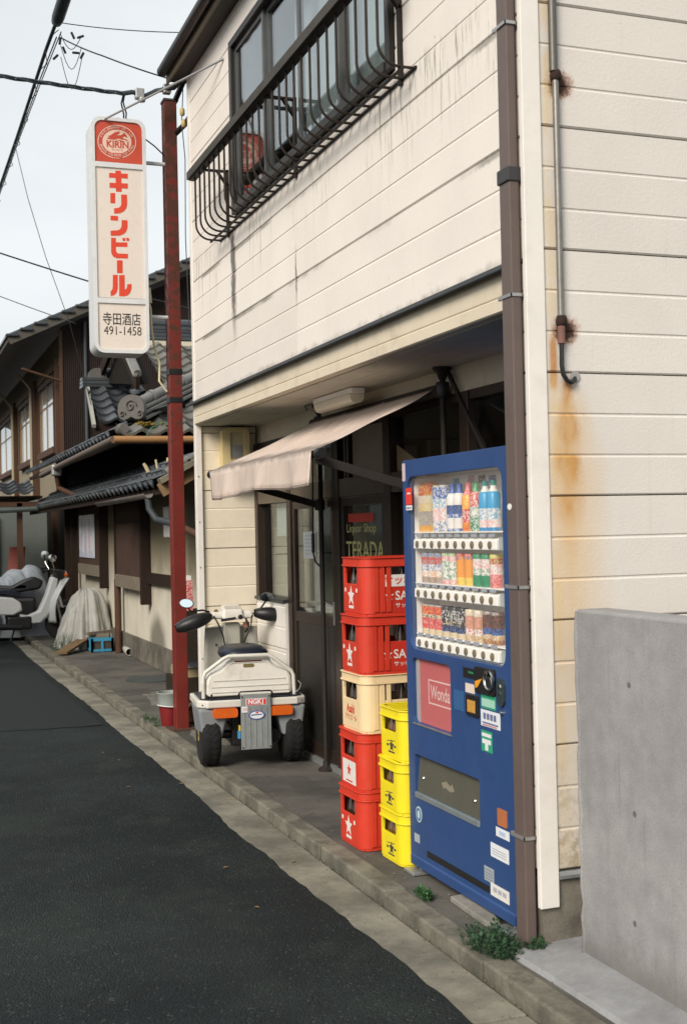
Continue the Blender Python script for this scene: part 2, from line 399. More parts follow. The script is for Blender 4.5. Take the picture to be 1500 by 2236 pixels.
# ------------------------------------------------------------------ the shop
XF = 2.249; YS = 4.07; YE = 9.38; XG = 2.76     # facade plane, side wall, far end, recessed shop front
PH = .463; CO = PH/3
def m_siding(name, col, side):
    m, b = new_mat(name); P, x, y, z = posn()
    u = x if side else y
    n1 = noise(P, 2.2, 5); fine = noise(P, 210, 3); streak = noise(vec(u*26, 0.0, z*1.4), 1.0, 5, .65); med = noise(P, 30, 4)
    c = mulc(mixc(0, col, col), .90+n1*.2)
    c = mulc(c, .93+orand()*.10)
    c = mixc(sstep(streak, .56, .85)*.30, c, (.36, .30, .20))
    c = mixc(sstep(med, .60, .80)*.18, c, (.40, .36, .28))
    c = mixc(sstep(voro(vec(x*11, y*11, z*11), 1.0), .10, .03)*sstep(noise(P, 3.2, 3), .5, .7)*.5, c, (.14, .12, .09))
    if side:
        # rust washed down below the conduit's open end
        wob = (noise(vec(x*14, 0.0, z*9), 1.0, 6, .65)-.5)*.075
        d = mth('ABSOLUTE', x-2.400+wob); wid = .030+clamp01((2.13-z)/.35)*.045
        lap = mth('FRACT', (z-.292)/CO); lapf = .35+.65*sstep(lap, .05, .85)
        core = clamp01(1.0-d/wid)*sstep(z, 1.42, 1.84)*sstep(z, 2.14, 2.08)*lapf
        cell = .62+.38*sstep(noise(vec(x*20, 0.0, z*9), 1.0, 5), .38, .62)
        c = mixc(clamp01(core*2.1)*cell*.92, c, (.33, .105, .010))
        halo = clamp01(1.0-d/(wid*2.6))*sstep(z, .5, 1.6)*sstep(z, 2.18, 2.0)
        c = mixc(halo*.65, c, (.56, .35, .12))
        d2 = mth('ABSOLUTE', x-2.347+wob*.3); st2 = clamp01(1.0-d2/.022)*sstep(z, 2.06, 2.12)*sstep(z, 2.30, 2.24)
        c = mixc(clamp01(st2*1.6)*.85, c, (.40, .14, .018))
        for zc in (3.235, 2.31):
            dd = mth('SQRT', mth('POWER', (x-2.400)/.062, 2.0)+mth('POWER', (z-zc+.008)/.060, 2.0))+(noise(P, 45, 5, .7)-.5)*1.1
            c = mixc(sstep(dd, 1.25, .5)*.7, c, (.30, .10, .025)); c = mixc(sstep(dd, .95, .45)*.97, c, (.045, .018, .011))
        yel = clamp01(1.0-mth('ABSOLUTE', x-2.345)/.035)*sstep(noise(P, 7, 4), .35, .6)
        c = mixc(yel*.55, c, (.60, .44, .20))
        low = sstep(z, .85, .25); c = mixc(low*sstep(noise(P, 24, 5, .7), .42, .66)*.75, c, (.20, .16, .10))
        c = mixc(sstep(z, 1.5, .3)*.30, c, (.46, .36, .20))
    else:
        # mould runs below the window grille and along the flashing
        run = noise(vec(y*30, 0.0, z*2.0), 1.0, 5, .7)
        g1 = sstep(z, 3.12, 3.62)*sstep(z, 3.70, 3.60)*sstep(run, .50, .66)
        c = mixc(g1*sstep(noise(vec(y*2.6, 1.7, 0.0), 1.0, 3), .44, .56)*.85, c, (.12, .125, .055))
        dark = clamp01(1.0-mth('ABSOLUTE', y-8.17+(noise(P, 12, 4)-.5)*.14)/.075)*sstep(z, 2.75, 3.30)*sstep(z, 3.66, 3.58)
        c = mixc(clamp01(dark*1.7)*.85, c, (.06, .055, .045))
        d3 = clamp01(1.0-mth('ABSOLUTE', y-6.81+(noise(P, 16, 4)-.5)*.05)/.020)*sstep(z, 2.82, 3.06)*sstep(z, 3.28, 3.05)
        c = mixc(clamp01(d3*1.4)*.8, c, (.07, .06, .045))
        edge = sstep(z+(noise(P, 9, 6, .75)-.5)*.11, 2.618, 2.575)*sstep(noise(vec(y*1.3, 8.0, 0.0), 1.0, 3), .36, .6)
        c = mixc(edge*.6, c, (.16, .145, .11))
        # grime bleeding from the open panel joints
        for zj in (3.030, 3.493):
            jj = sstep(mth('ABSOLUTE', z-zj+.012+(noise(vec(y*40, 0.0, 0.0), 1.0, 3)-.5)*.03), .022, .002)
            c = mixc(jj*sstep(noise(vec(y*1.1, 4.0, 0.0), 1.0, 3), .46, .6)*.7, c, (.10, .095, .07))
    setp(b, color=c, rough=.72, spec=.3); bump(b, fine+noise(P, 70, 2)*.9, .35 if side else .3, .003); return m
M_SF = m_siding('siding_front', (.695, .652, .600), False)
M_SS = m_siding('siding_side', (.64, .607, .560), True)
M_SR = plain('siding_return', (.70, .63, .50), .7, .1, 3, .2, 200, dirt=.15, dcol=(.3,.24,.14))
M_TRIM = plain('white_trim', (.70, .67, .62), .5, .08, 4, .05, 90, dirt=.2, dcol=(.35,.30,.22))
M_FASC = plain('fascia_paint', (.60, .53, .41), .7, .1, 3, .15, 80, dirt=.35, dcol=(.22,.17,.09))
M_SOFF = plain('soffit_board', (.46, .44, .37), .75, .12, 3, .12, 60, dirt=.3, dcol=(.2,.17,.11))
M_FLASH = plain('flashing_metal', (.045, .05, .052), .45, .3, 8, .15, 40, metal=.3)
M_BROWN = plain('brown_aluminium', (.038, .026, .020), .38, .15, 6, .05, 60, metal=.35)
M_BRONZE = plain('bronze_frame', (.030, .027, .024), .4, .2, 8, .1, 60, metal=.4)
M_DPIPE = plain('brown_pvc', (.112, .084, .074), .5, .12, 4, .08, 60, dirt=.25, dcol=(.05,.04,.035))
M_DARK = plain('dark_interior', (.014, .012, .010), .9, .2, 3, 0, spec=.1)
M_BLACK = plain('black_plastic', (.012, .012, .013), .45, .2, 9, .1, 90)
M_STEEL = plain('galvanised_steel', (.40, .41, .40), .42, .2, 9, .12, 50, metal=.7, dirt=.25, dcol=(.12,.08,.05))
M_BSTEEL = plain('black_steel', (.020, .016, .0135), .6, .3, 14, .2, 60, metal=0, spec=.25, dirt=.3, dcol=(.06,.035,.02))
M_RUST = plain('rusted_iron', (.075, .035, .022), .85, .5, 26, .8, 90)
M_WHITE = plain('white_paint', (.74, .73, .70), .4, .05, 5, .04, 60)
M_PAPER = plain('paper', (.66, .66, .64), .8, .06, 6, .05, 40)
def m_glass(name, tint, f0=.035, rough=.02, haze=0):
    m, b = new_mat(name); nd = NT.nodes
    P, x, y, z = posn()
    tr = nd.new('ShaderNodeBsdfTransparent'); tr.inputs[0].default_value = (*tint, 1)
    gl = nd.new('ShaderNodeBsdfGlossy'); gl.inputs['Roughness'].default_value = rough; gl.inputs['Color'].default_value = (.9,.93,.95,1)
    bn = nd.new('ShaderNodeBump'); bn.inputs['Strength'].default_value = .06; bn.inputs['Distance'].default_value = .01; put(bn.inputs['Height'], noise(P, 2.2, 2)); NT.links.new(bn.outputs[0], gl.inputs['Normal'])
    g = nd.new('ShaderNodeNewGeometry'); dt = nd.new('ShaderNodeVectorMath'); dt.operation = 'DOT_PRODUCT'
    NT.links.new(g.outputs['Normal'], dt.inputs[0]); NT.links.new(g.outputs['Incoming'], dt.inputs[1])
    fres = mth('POWER', 1.0-clamp01(mth('ABSOLUTE', X(dt.outputs['Value']))), 5.0)*.90+f0     # Schlick, the same from both sides
    dirt = noise(P, 5, 5)
    mx = nd.new('ShaderNodeMixShader'); put(mx.inputs[0], clamp01(fres+(dirt-.4)*.03)); NT.links.new(tr.outputs[0], mx.inputs[1]); NT.links.new(gl.outputs[0], mx.inputs[2])
    last = mx
    if haze:                                             # a film of dust on the pane
        df = nd.new('ShaderNodeBsdfDiffuse'); df.inputs[0].default_value = (.75,.74,.70,1); last = nd.new('ShaderNodeMixShader'); put(last.inputs[0], clamp01(haze*(.6+dirt*.8)))
        NT.links.new(mx.outputs[0], last.inputs[1]); NT.links.new(df.outputs[0], last.inputs[2])
    NT.links.new(last.outputs[0], nd['Material Output'].inputs[0]); nd.remove(b); return m
M_GLASS = m_glass('window_glass', (.80, .84, .83))
M_GLASSC = m_glass('display_glass', (1.0, 1.0, 1.0), .03, haze=.06)

shop = thing('shop_building', 'two-storey cream clapboard liquor shop with recessed brown glass front', 'building', (XF, 6.7, 0))
def W(mb, name, mat, parent=shop, **k): return mb.build(name, mat, parent, True, **k)


def panel_profile(z0, z1, base):
    """(depth out of the wall, z) of one siding panel: open joint below, two pressed grooves"""
    pts = [(0.0, z0+.003), (.011, z0+.003), (.016, z0+.008)]
    k = math.ceil((z0-base+.02)/CO)
    zc = base+k*CO
    while zc < z1-.02:
        pts += [(.0163, zc-.009), (.0115, zc-.004), (.0115, zc+.001), (.0150, zc+.005)]
        zc += CO
    pts += [(.015, z1-.004), (.006, z1-.001), (0.0, z1-.001)]
    return pts
def front_panel(y0, y1, z0, z1, base, mat=None, x=XF+.016):
    W(MB().prof([(x-d, z) for d, z in panel_profile(z0, z1, base)], 'y', y0+.0015, y1-.0015), 'siding_panel', mat or M_SF)
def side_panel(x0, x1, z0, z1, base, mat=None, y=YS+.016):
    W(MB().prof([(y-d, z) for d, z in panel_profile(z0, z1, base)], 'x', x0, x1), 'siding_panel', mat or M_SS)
# core walls behind the siding
core = MB()
core.box(XF+.0165, XF+.12, 4.09, YE-.01, 2.40, 3.70); core.box(XF+.0165, XF+.12, 4.09, 5.28, 3.70, 5.2); core.box(XF+.0165, XF+.12, 8.09, YE-.01, 3.70, 5.2); core.box(XF+.0165, XF+.12, 5.28, 8.09, 4.88, 5.2)
core.box(XF+.0165, 2.75, 4.0865, 4.24, 0, 2.40)                       # near ground-floor pier
core.box(2.76, 7, 4.0865, 4.2, 0, 5.4); core.box(2.37, 2.76, 4.0865, 4.2, 2.4, 5.4)
core.box(XF+.045, 7, YE+.0, YE+.1, 0, 5.4); core.box(6.9, 7, 4.2, YE, 0, 5.4)
W(core, 'wall_core', M_DARK)
rows = [(2.567, 3.030), (3.030, 3.493), (3.493, 3.956), (3.956, 4.419), (4.419, 4.882), (4.882, 5.10)]
Y0, Y1, YJ = 4.090, YE-.045, 6.81
for i, (a, b) in enumerate(rows):
    base = 3.030+(i-1)*PH
    if i == 2:
        front_panel(8.085, Y1, a, b, base); front_panel(YJ, 8.085, a, 3.70, base); front_panel(5.28, YJ, a, 3.70, base); front_panel(Y0, 5.28, a, b, base)
    elif i in (3, 4): front_panel(8.085, Y1, a, b, base); front_panel(Y0, 5.28, a, b, base)
    else: front_panel(YJ, Y1, a, b, base); front_panel(Y0, YJ, a, b, base)
# near pier below the overhang and side wall
for k in range(5):
    a = .292+k*PH; b = a+PH; front_panel(4.090, 4.235, a, min(b, 2.56), a)
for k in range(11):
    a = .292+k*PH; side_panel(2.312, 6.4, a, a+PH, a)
# corner trims
W(MB().prof([(XF-.012, YS-.008), (XF+.066, YS-.008), (XF+.066, YS+.012), (XF+.008, YS+.012), (XF+.008, YS+.018), (XF-.012, YS+.018)], 'z', .16, 5.2), 'corner_trim', M_TRIM, bevel=.006)
W(MB().prof([(XF-.006, YE-.045), (XF+.042, YE-.045), (XF+.042, YE+.02), (XF-.006, YE+.02)], 'z', .03, 5.1), 'corner_trim', M_TRIM, bevel=.004)
for z in [.25+.35*i for i in range(6)]:
    W(MB().lathe([(.005,-.004),(.004,.0)], (XF+.012, YE-.0455, z), 8, 'y'), 'nail', M_RUST)
# plinth and metal drip under the side wall
W(MB().box(XF+.01, 6.4, YS+.012, YS+.10, -.05, .262), 'plinth', M_PLINTH)
W(MB().box(XF+.012, 2.60, YS+.10, 4.24, -.05, .29), 'plinth', M_PLINTH)
W(MB().prof([(YS-.012, .262), (YS+.03, .270), (YS+.03, .288), (YS-.004, .288), (YS-.012, .274)], 'x', 2.317, 6.4), 'drip_flashing', M_STEEL)
# flashing and fascia above the recess
W(MB().prof([(XF-.05, 2.548), (XF-.045, 2.542), (XF+.02, 2.566), (XF+.02, 2.582), (XF-.048, 2.566)], 'y', 4.185, 9.47), 'flashing', M_FLASH)
W(MB().prof([(XF-.004, 2.398), (XF+.03, 2.398), (XF+.03, 2.56), (XF-.010, 2.554), (XF-.010, 2.462), (XF-.006, 2.456), (XF-.012, 2.450), (XF-.012, 2.404)], 'y', 4.187, YE-.047), 'fascia_board', M_FASC)
for k in range(3):
    xa = XF+.032+k*.162
    W(MB().box(xa, xa+.159, 4.242, YE-.02, 2.392, 2.41), 'soffit_board', M_SOFF, bevel=.004)
W(MB().box(XG-.02, XG+.08, 4.242, YE-.002, 2.255, 2.40), 'header_wall', M_FASC)
# far return wall facing the camera
for k in range(6):
    a = .10+k*.4475; b = a+.4475
    pr = [(YE-.0-d, z) for d, z in panel_profile(a, min(b, 2.39), a)]
    W(MB().prof(pr, 'x', XF+.044, XG-.03), 'siding_panel', M_SR)
W(MB().box(XF+.044, XG, YE-.012, YE, -.02, .10), 'plinth', M_PLINTH)
# eaves of the roof
rf = W(MB().box(2.10, 7.2, 4.0, 9.55, 5.17, 5.26), 'roof', plain('eave_roof', (.05,.045,.042), .6, .2))
W(MB().box(2.135, 2.30, 4.0, 9.52, 5.10, 5.165), 'eave_soffit', plain('eave_dark', (.05,.044,.038), .7, .2))
W(MB().box(2.115, 2.133, 3.98, 9.54, 5.085, 5.19), 'eave_board', plain('eave_wood', (.20,.165,.12), .75, .2, 5, .2))
W(MB().tube([(2.075, 3.9, 5.15), (2.075, 9.50, 5.165)], .042, 10), 'eave_gutter', M_BRONZE, smooth=40)

# ---- upper window
def wall_window(parent, xs, y0, y1, z0, z1, parts, glass, frame, mats_behind=None):
    fw = .05
    win = W(MB().box(xs-.03, xs+.06, y0-.0, y0+fw, z0, z1).box(xs-.03, xs+.06, y1-fw, y1, z0, z1).box(xs-.03, xs+.06, y0+fw, y1-fw, z1-fw, z1).box(xs-.04, xs+.06, y0+fw, y1-fw, z0, z0+fw), 'window_frame', frame, parent, bevel=.004)
    k = len(parts)-1
    for i in range(k):
        a, b = parts[i], parts[i+1]; off = .012 if i % 2 else .034
        x = xs+off
        W(MB().box(x-.012, x+.012, a, a+.035, z0+fw, z1-fw).box(x-.012, x+.012, b-.035, b, z0+fw, z1-fw).box(x-.012, x+.012, a+.035, b-.035, z0+fw, z0+fw+.04).box(x-.012, x+.012, a+.035, b-.035, z1-fw-.035, z1-fw), 'sash', plain('sash_grey', (.10,.105,.105), .4, .15, 8, .05, 60, metal=.4), win)
        W(MB().box(x-.003, x+.003, a+.03, b-.03, z0+fw+.03, z1-fw-.03), 'pane', glass, win)
    return win
M_DGLASS = m_glass('upper_glass', (.80, .84, .84), .13)
wall_window(shop, XF, 5.285, 8.08, 3.705, 4.875, [5.335, 6.02, 6.70, 7.36, 8.03], M_DGLASS, M_BRONZE)
# net curtain and room behind the upper window
W(MB().box(2.9, 2.95, 5.2, 8.2, 3.6, 5.0), 'room_wall', plain('room_grey', (.16,.17,.17), .8, .1))
cur = MB()
cur.grid(lambda u, v: Vector((XF+.15+.012*math.sin(u*75), 5.42+u*1.75, 3.76+v*1.08)), 160, 2)
W(cur, 'curtain', plain('net_curtain', (.46, .475, .48), .9, .1, 3, .1), smooth=180)

# ---- grille in front of the window
gr = thing('window_grille', 'black iron window guard with curved bars below the upstairs window', 'grille', (2.16, 6.7, 3.6))
W(MB().box(2.045, 2.095, 4.98, 8.56, 4.055, 4.10), 'top_rail', M_BSTEEL, gr, bevel=.004)
W(MB().box(2.030, 2.042, 4.98, 8.56, 4.06, 4.112), 'rail_board', plain('weathered_board', (.05,.046,.04), .8, .4, 9, .4), gr)
bar0 = None; nb = 27
for i in range(nb):
    y = 8.47-i*(8.47-5.05)/(nb-1)
    if bar0 is None:
        pts = [Vector((2.07, 0, .44)), Vector((2.07, 0, .10))]+arc3((2.17, 0, .10), (2.07, 0, .10), (2.17, 0, 0), 7)[1:]+[Vector((2.247, 0, .0))]
        m0 = MB().tube([p-Vector((2.07,0,0)) for p in pts], .0072, 8)
        o = m0.build('bar', M_BSTEEL, gr, smooth=40); bar0 = o.data
    else: o = inst(bar0, 'bar', gr)
    o.location = Vector((2.07, y, 3.625))-gr.location
for xx, zz in ((2.178, 3.613), (2.243, 3.625)):
    W(MB().box(xx-.0065, xx+.0065, 5.03, 8.49, zz-.005, zz+.005), 'lower_rail', M_BSTEEL, gr)
for y in (8.25, 6.75, 5.2):
    W(MB().bar((2.07, y, 4.05), (2.25, y, 4.05), .03, .012).bar((2.17, y, 4.05), (2.24, y, 3.95), .03, .012).box(2.232, 2.25, y-.015, y+.015, 3.6, 4.06), 'bracket', M_BSTEEL, gr)

# ---- ground-floor shop front
def vframe(y0, y1, z0=0.0, z1=2.25, x0=XG-.05, x1=XG+.05, m=M_BROWN, name='mullion', par=shop): return W(MB().box(x0, x1, y0, y1, z0, z1), name, m, par, bevel=.003)
vframe(9.29, YE-.014); vframe(8.46, 8.55); vframe(7.45, 7.56); vframe(6.58, 6.68); vframe(5.55, 5.65); vframe(4.245, 4.33)
W(MB().box(XG-.045, XG+.045, 4.335, 9.285, 1.778, 1.893), 'transom_beam', plain('beam_brown', (.105,.082,.056), .45, .35, 5, .2, 50, spec=.5), bevel=.003)
W(MB().box(XG-.04, XG+.04, 4.335, 9.285, 2.205, 2.252), 'head_frame', M_BROWN)
W(MB().box(XG-.06, XG+.06, 4.335, 8.455, -.004, .035), 'door_track', M_STEEL)
for a, b in ((8.555, 9.285), (7.565, 8.455), (6.685, 7.445), (5.655, 6.575), (4.335, 5.545)):
    W(MB().box(XG-.004, XG+.004, a, b, 1.893, 2.205), 'transom_pane', M_GLASS)
# frosted transom sheet
W(MB().box(XG-.012, XG-.006, 6.70, 7.27, 1.897, 2.2), 'frosted_sheet', plain('frosted', (.66,.62,.52), .6, .1))
W(MB().box(XG-.035, XG+.03, 7.29, 7.32, 1.895, 2.203).box(XG-.035, XG+.03, 7.345, 7.375, 1.895, 2.203), 'transom_bar', M_BROWN)
W(MB().plate([(6.565,1.897),(6.25,1.897),(6.25,1.935),(6.565,2.05)], [], (XG-.008,0,0), (0,1,0), (0,0,1), (-1,0,0), t=.004), 'painted_reflection', plain('painted_reflection', (.70,.58,.38), .6, .1))  # cream plate on the glass, painted to stand in for a yellow reflection
# low clapboard wall under the side window
for k in range(3):
    a = .04+k*.335
    W(MB().prof([(XG-.055-d, z) for d, z in panel_profile(a, a+.335, a)], 'y', 8.555, 9.286), 'siding_panel', M_TRIM)
W(MB().box(XG-.055, XG+.04, 8.556, 9.285, .0, 1.045), 'low_wall', M_TRIM)
W(MB().box(XG-.09, XG+.05, 8.556, 9.284, 1.047, 1.072), 'window_sill', M_FLASH, bevel=.004)
W(MB().box(XG+.006, XG+.012, 8.555, 9.285, 1.074, 1.776), 'pane', M_GLASS)
def door(y0, y1, off, name='sliding_door'):
    x = XG+off
    d = W(MB().box(x-.018, x+.018, y0, y0+.055, .04, 1.774).box(x-.018, x+.018, y1-.055, y1, .04, 1.774).box(x-.018, x+.018, y0+.055, y1-.055, 1.72, 1.774).box(x-.018, x+.018, y0+.055, y1-.055, .04, .13).box(x-.018, x+.018, y0+.055, y1-.055, .93, 1.0), name, M_BROWN, bevel=.003)
    W(MB().box(x-.008, x+.008, y0+.05, y1-.05, .12, .935), 'kick_panel', plain('kick_panel', (.018,.017,.016), .35, .2), d)
    W(MB().box(x-.003, x+.003, y0+.05, y1-.05, .995, 1.725), 'pane', M_GLASS, d)
    W(MB().box(x-.024, x-.016, y0+.02, y0+.035, .95, 1.1), 'door_handle', M_STEEL, d)
    return d
d1 = door(7.565, 8.455, -.022); d2 = door(6.685, 7.445, -.022); d3 = door(5.655, 6.575, .022); d4 = door(4.335, 5.545, -.022)
# notices and lettering on the glass
def sheet(y0, y1, z0, z1, x=XG-.03, mat=M_PAPER, name='paper_notice', par=shop): return W(MB().box(x-.001, x+.001, y0, y1, z0, z1), name, mat, par)
M_INK = plain('faint_ink', (.32,.32,.34), .8, .1)
nt1 = tag(MB().box(XG-.0275, XG-.0262, 7.98, 8.24, 1.375, 1.56).build('paper_notice', M_PAPER), 'white paper notice taped inside the glass door by the awning post', 'notice')
nt2 = tag(MB().box(XG+.015, XG+.017, 8.66, 8.99, 1.53, 1.775).build('paper_notice', M_PAPER), 'pale paper sheet hung behind the narrow side window', 'notice')
for i in range(6):
    MB().box(XG-.0285, XG-.0279, 8.02+.015*(i % 3), 8.20, 1.53-.025*i, 1.533-.025*i).build('print_line', M_INK, nt1)
M_GOLD = plain('gold_leaf', (.52,.50,.20), .45, .1, 9, .05)
M_REDP = plain('red_print', (.62,.045,.025), .5, .08)
UX, VZ, NX = (0,-1,0), (0,0,1), (-1,0,0)
text('Liquor Shop', .075, M_GOLD, d2, (XG-.0275, 7.115, 1.575), UX, VZ, NX, width=.50, bold=.01)
text('TERADA', .155, M_GOLD, d2, (XG-.0275, 7.06, 1.435), UX, VZ, NX, width=.64, bold=.008)
W(MB().box(XG-.0285, XG-.0265, 6.90, 7.33, 1.615, 1.668), 'red_strip', M_REDP, d2)
# interior
inn = MB().box(3.0, 6.88, 4.25, 9.37, -.002, .012)
W(inn, 'shop_floor', plain('lino', (.06,.055,.045), .5, .15))
W(MB().box(2.82, 6.88, 4.25, 9.37, 2.30, 2.34), 'shop_ceiling', plain('shop_ceiling_paint', (.2,.19,.16), .8, .1))
W(MB().box(4.6, 4.7, 4.25, 9.37, .014, 2.29), 'partition', plain('shop_partition', (.10,.085,.06), .8, .2))
W(MB().box(4.2, 4.5, YE-.075, YE-.005, .02, 2.29), 'inner_pilaster', M_SR)
for k in range(5):
    W(MB().box(2.86, 4.1, YE-.03, YE-.006, .1+k*.43, .1+k*.43+.42), 'siding_panel', M_SR)
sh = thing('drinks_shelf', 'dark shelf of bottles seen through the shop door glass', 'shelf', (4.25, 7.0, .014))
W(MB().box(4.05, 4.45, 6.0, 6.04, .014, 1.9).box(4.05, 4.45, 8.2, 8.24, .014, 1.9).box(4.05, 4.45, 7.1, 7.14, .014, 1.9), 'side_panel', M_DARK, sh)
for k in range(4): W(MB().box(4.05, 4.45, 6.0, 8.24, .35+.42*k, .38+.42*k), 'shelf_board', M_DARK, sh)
rr = random.Random(2)
for k in range(4):
    for j in range(12):
        y = 6.12+j*.18
        c = rr.choice([(.12,.2,.25), (.35,.3,.2), (.05,.09,.04), (.4,.38,.35), (.25,.05,.04)])
        o = MB().lathe([(.035,0),(.036,.16),(.014,.22),(.013,.29)], (0,0,0), 8).build('shelf_bottle', plain('sb%d' % (hash(c) % 97), c, .25, .1), None, smooth=50)
        o.location = (4.15, y, .381+.42*k)
        tag(o, 'small dark bottle on the shelf inside the shop', 'bottle', 'bottles on the shelf inside the shop')
# white post with an orange foot standing behind the side window
po = thing('wrapped_post', 'white post with orange lower half standing behind side window glass', 'post', (2.95, 9.13, .014))
W(MB().box(2.93, 2.99, 9.10, 9.16, 1.30, 2.2), 'upper_wrap', M_WHITE, po, bevel=.006)
W(MB().box(2.925, 2.995, 9.095, 9.165, .014, 1.298), 'lower_wrap', plain('orange_wood', (.50,.20,.04), .6, .15), po, bevel=.006)

# ---- lamp, meter, awning
lf = thing('lamp_fixture', 'white fluorescent lamp fixture under the overhang above the awning', 'lamp', (2.55, 6.95, 2.39))
W(MB().prof([(2.515,2.388),(2.605,2.388),(2.60,2.355),(2.52,2.355)], 'y', 6.66, 7.34), 'lamp_base', M_WHITE, lf, bevel=.004)
W(MB().prof([(2.515,2.354),(2.605,2.354),(2.602,2.325),(2.588,2.306),(2.56,2.298),(2.532,2.306),(2.518,2.325)], 'y', 6.68, 7.32), 'diffuser', plain('lamp_diffuser', (.62,.58,.47), .35, .06), lf, smooth=50)
W(MB().tube([(2.56,7.33,2.37),(2.60,7.75,2.386),(2.70,8.0,2.386)], .005, 6), 'lamp_cable', M_BLACK, lf)
mt = thing('electric_meter', 'cream electricity meter box with glass window under the overhang', 'meter', (2.54, 9.36, 1.93))
W(MB().plate(rrect(2.43, 2.648, 1.93, 2.372, .045), [rrect(2.495, 2.60, 2.125, 2.335, .008)], (0, 9.245, 0), t=.02), 'front_cover', plain('meter_cream', (.62,.50,.25), .5, .08), mt, bevel=.004)
W(MB().plate(rrect(2.434, 2.644, 1.934, 2.368, .045), [], (0, 9.266, 0), t=.10), 'case', plain('meter_cream', (0,0,0)), mt)
W(MB().box(2.49, 2.605, 9.250, 9.254, 2.12, 2.34), 'window', M_GLASSC, mt)
W(MB().box(2.505, 2.59, 9.256, 9.2655, 2.14, 2.24), 'dial', M_STEEL, mt)

aw = thing('awning', 'faded pink canvas awning on dark steel arms and posts', 'awning', (2.66, 6.75, 0))
def m_canvas():
    m, b = new_mat('awning_canvas'); P, x, y, z = posn()
    c = mulc(mixc(0, (.53,.44,.38), (.5,.4,.3)), .85+noise(P, 2.5, 5)*.3)
    c = mixc(sstep(noise(vec(x*3, y*9, z*3), 1.0, 6, .7), .50, .74)*.45, c, (.26,.205,.165))
    grime = sstep(mth('ABSOLUTE', z-1.992+(noise(P, 11, 5, .7)-.5)*.07), .052, .008)           # mildew along the front fold
    c = mixc(grime*.75, c, (.115,.10,.09))
    c = mixc(sstep(noise(P, 34, 5, .7), .60, .72)*.35, c, (.20,.16,.13))
    setp(b, color=c, rough=.9, spec=.2); bump(b, noise(P, 160, 3)+noise(vec(x*2, y*12, z*2), 1.0, 4)*3.0, .35, .006); return m
M_CANV = m_canvas()
def canv(u, v):
    y = 7.97+(5.89-7.97)*u; yb = 7.74+(5.82-7.74)*u
    p = Vector((2.012, y, 1.972)).lerp(Vector((2.655, yb, 2.285)), v)
    sag = -.034*math.sin(PI*v)*(.5+.5*math.sin(PI*u)); rip = .008*math.sin(u*19+v*4)*math.sin(PI*v)+.004*math.sin(u*47+v*9)*math.sin(PI*v)
    return p+Vector((0,0,sag+rip))
W(MB().grid(canv, 40, 14), 'canvas', M_CANV, aw, smooth=180, solid=.004)
def val(u, v):
    y = 7.97+(5.89-7.97)*u; w_ = .018*math.sin(u*17+1)*v+.012*math.sin(u*38+2)*v
    return Vector((2.005+w_-.012*v, y-.0, 1.974-v*(.190+.012*math.sin(u*9)-.02*u)))
W(MB().grid(val, 60, 6), 'valance', M_CANV, aw, smooth=180, solid=.003)
for uu in (.33, .66):
    W(MB().tube([canv(uu, v/10)+Vector((0,0,.004)) for v in range(11)], .0035, 5), 'canvas_seam', M_CANV, aw)
W(MB().tube([val(u/60, .93)+Vector((-.003,0,0)) for u in range(61)], .002, 4), 'hem_stitching', M_CANV, aw)
W(MB().tube([(2.035,8.03,1.952),(2.035,5.84,1.952)], .016, 10), 'front_bar', M_BSTEEL, aw, smooth=40)
for y in (8.03, 5.84): W(MB().lathe([(.026,-.03),(.03,-.02),(.03,.02),(.026,.03)], (2.035,y,1.955), 12, 'y'), 'end_cap', M_BLACK, aw, smooth=40)
W(MB().tube([(2.675,7.80,2.275),(2.675,5.78,2.275)], .034, 12), 'roller', M_BSTEEL, aw, smooth=40)
for y, zb in ((7.70, .0), (5.77, .0)):
    W(MB().tube([(2.68,y,zb+.006),(2.68,y,2.385)], .016, 10), 'post', M_BSTEEL, aw, smooth=40)
    W(MB().lathe([(.055,.0),(.055,.012),(.025,.03),(.022,.06)], (2.68,y,-.004), 12), 'foot', M_BSTEEL, aw, smooth=40)
    W(MB().lathe([(.02,0),(.03,.03),(.05,.05),(.05,.06)], (2.68,y,2.33), 12), 'top_plate', M_BSTEEL, aw, smooth=40)
    W(MB().lathe([(.032,-.04),(.036,-.03),(.036,.03),(.032,.04)], (2.68,y,2.275), 12), 'clamp', M_BLACK, aw, smooth=40)
W(MB().bar((2.04,7.93,1.935),(2.67,7.72,1.735), .022, .045), 'arm', M_BSTEEL, aw)
W(MB().bar((2.04,5.93,1.935),(2.67,5.79,1.735), .022, .045), 'arm', M_BSTEEL, aw)
for y in (7.72, 5.79): W(MB().lathe([(.03,-.035),(.034,-.03),(.034,.03),(.03,.035)], (2.68,y,1.735), 12), 'arm_clamp', M_BLACK, aw, smooth=40)
W(MB().bar((2.70,5.75,2.37),(2.72,5.35,1.90), .018, .018), 'stay', M_BSTEEL, aw)
W(MB().tube([(2.66,7.78,2.26),(2.655,7.80,1.55)], .006, 6).tube([(2.655,7.80,1.55),(2.655,7.80,1.42)], .012, 8).tube([(2.655,7.80,1.42),(2.665,7.79,1.36),(2.69,7.74,1.32),(2.70,7.72,1.27)], .007, 6), 'crank', M_BLACK, aw, smooth=40)

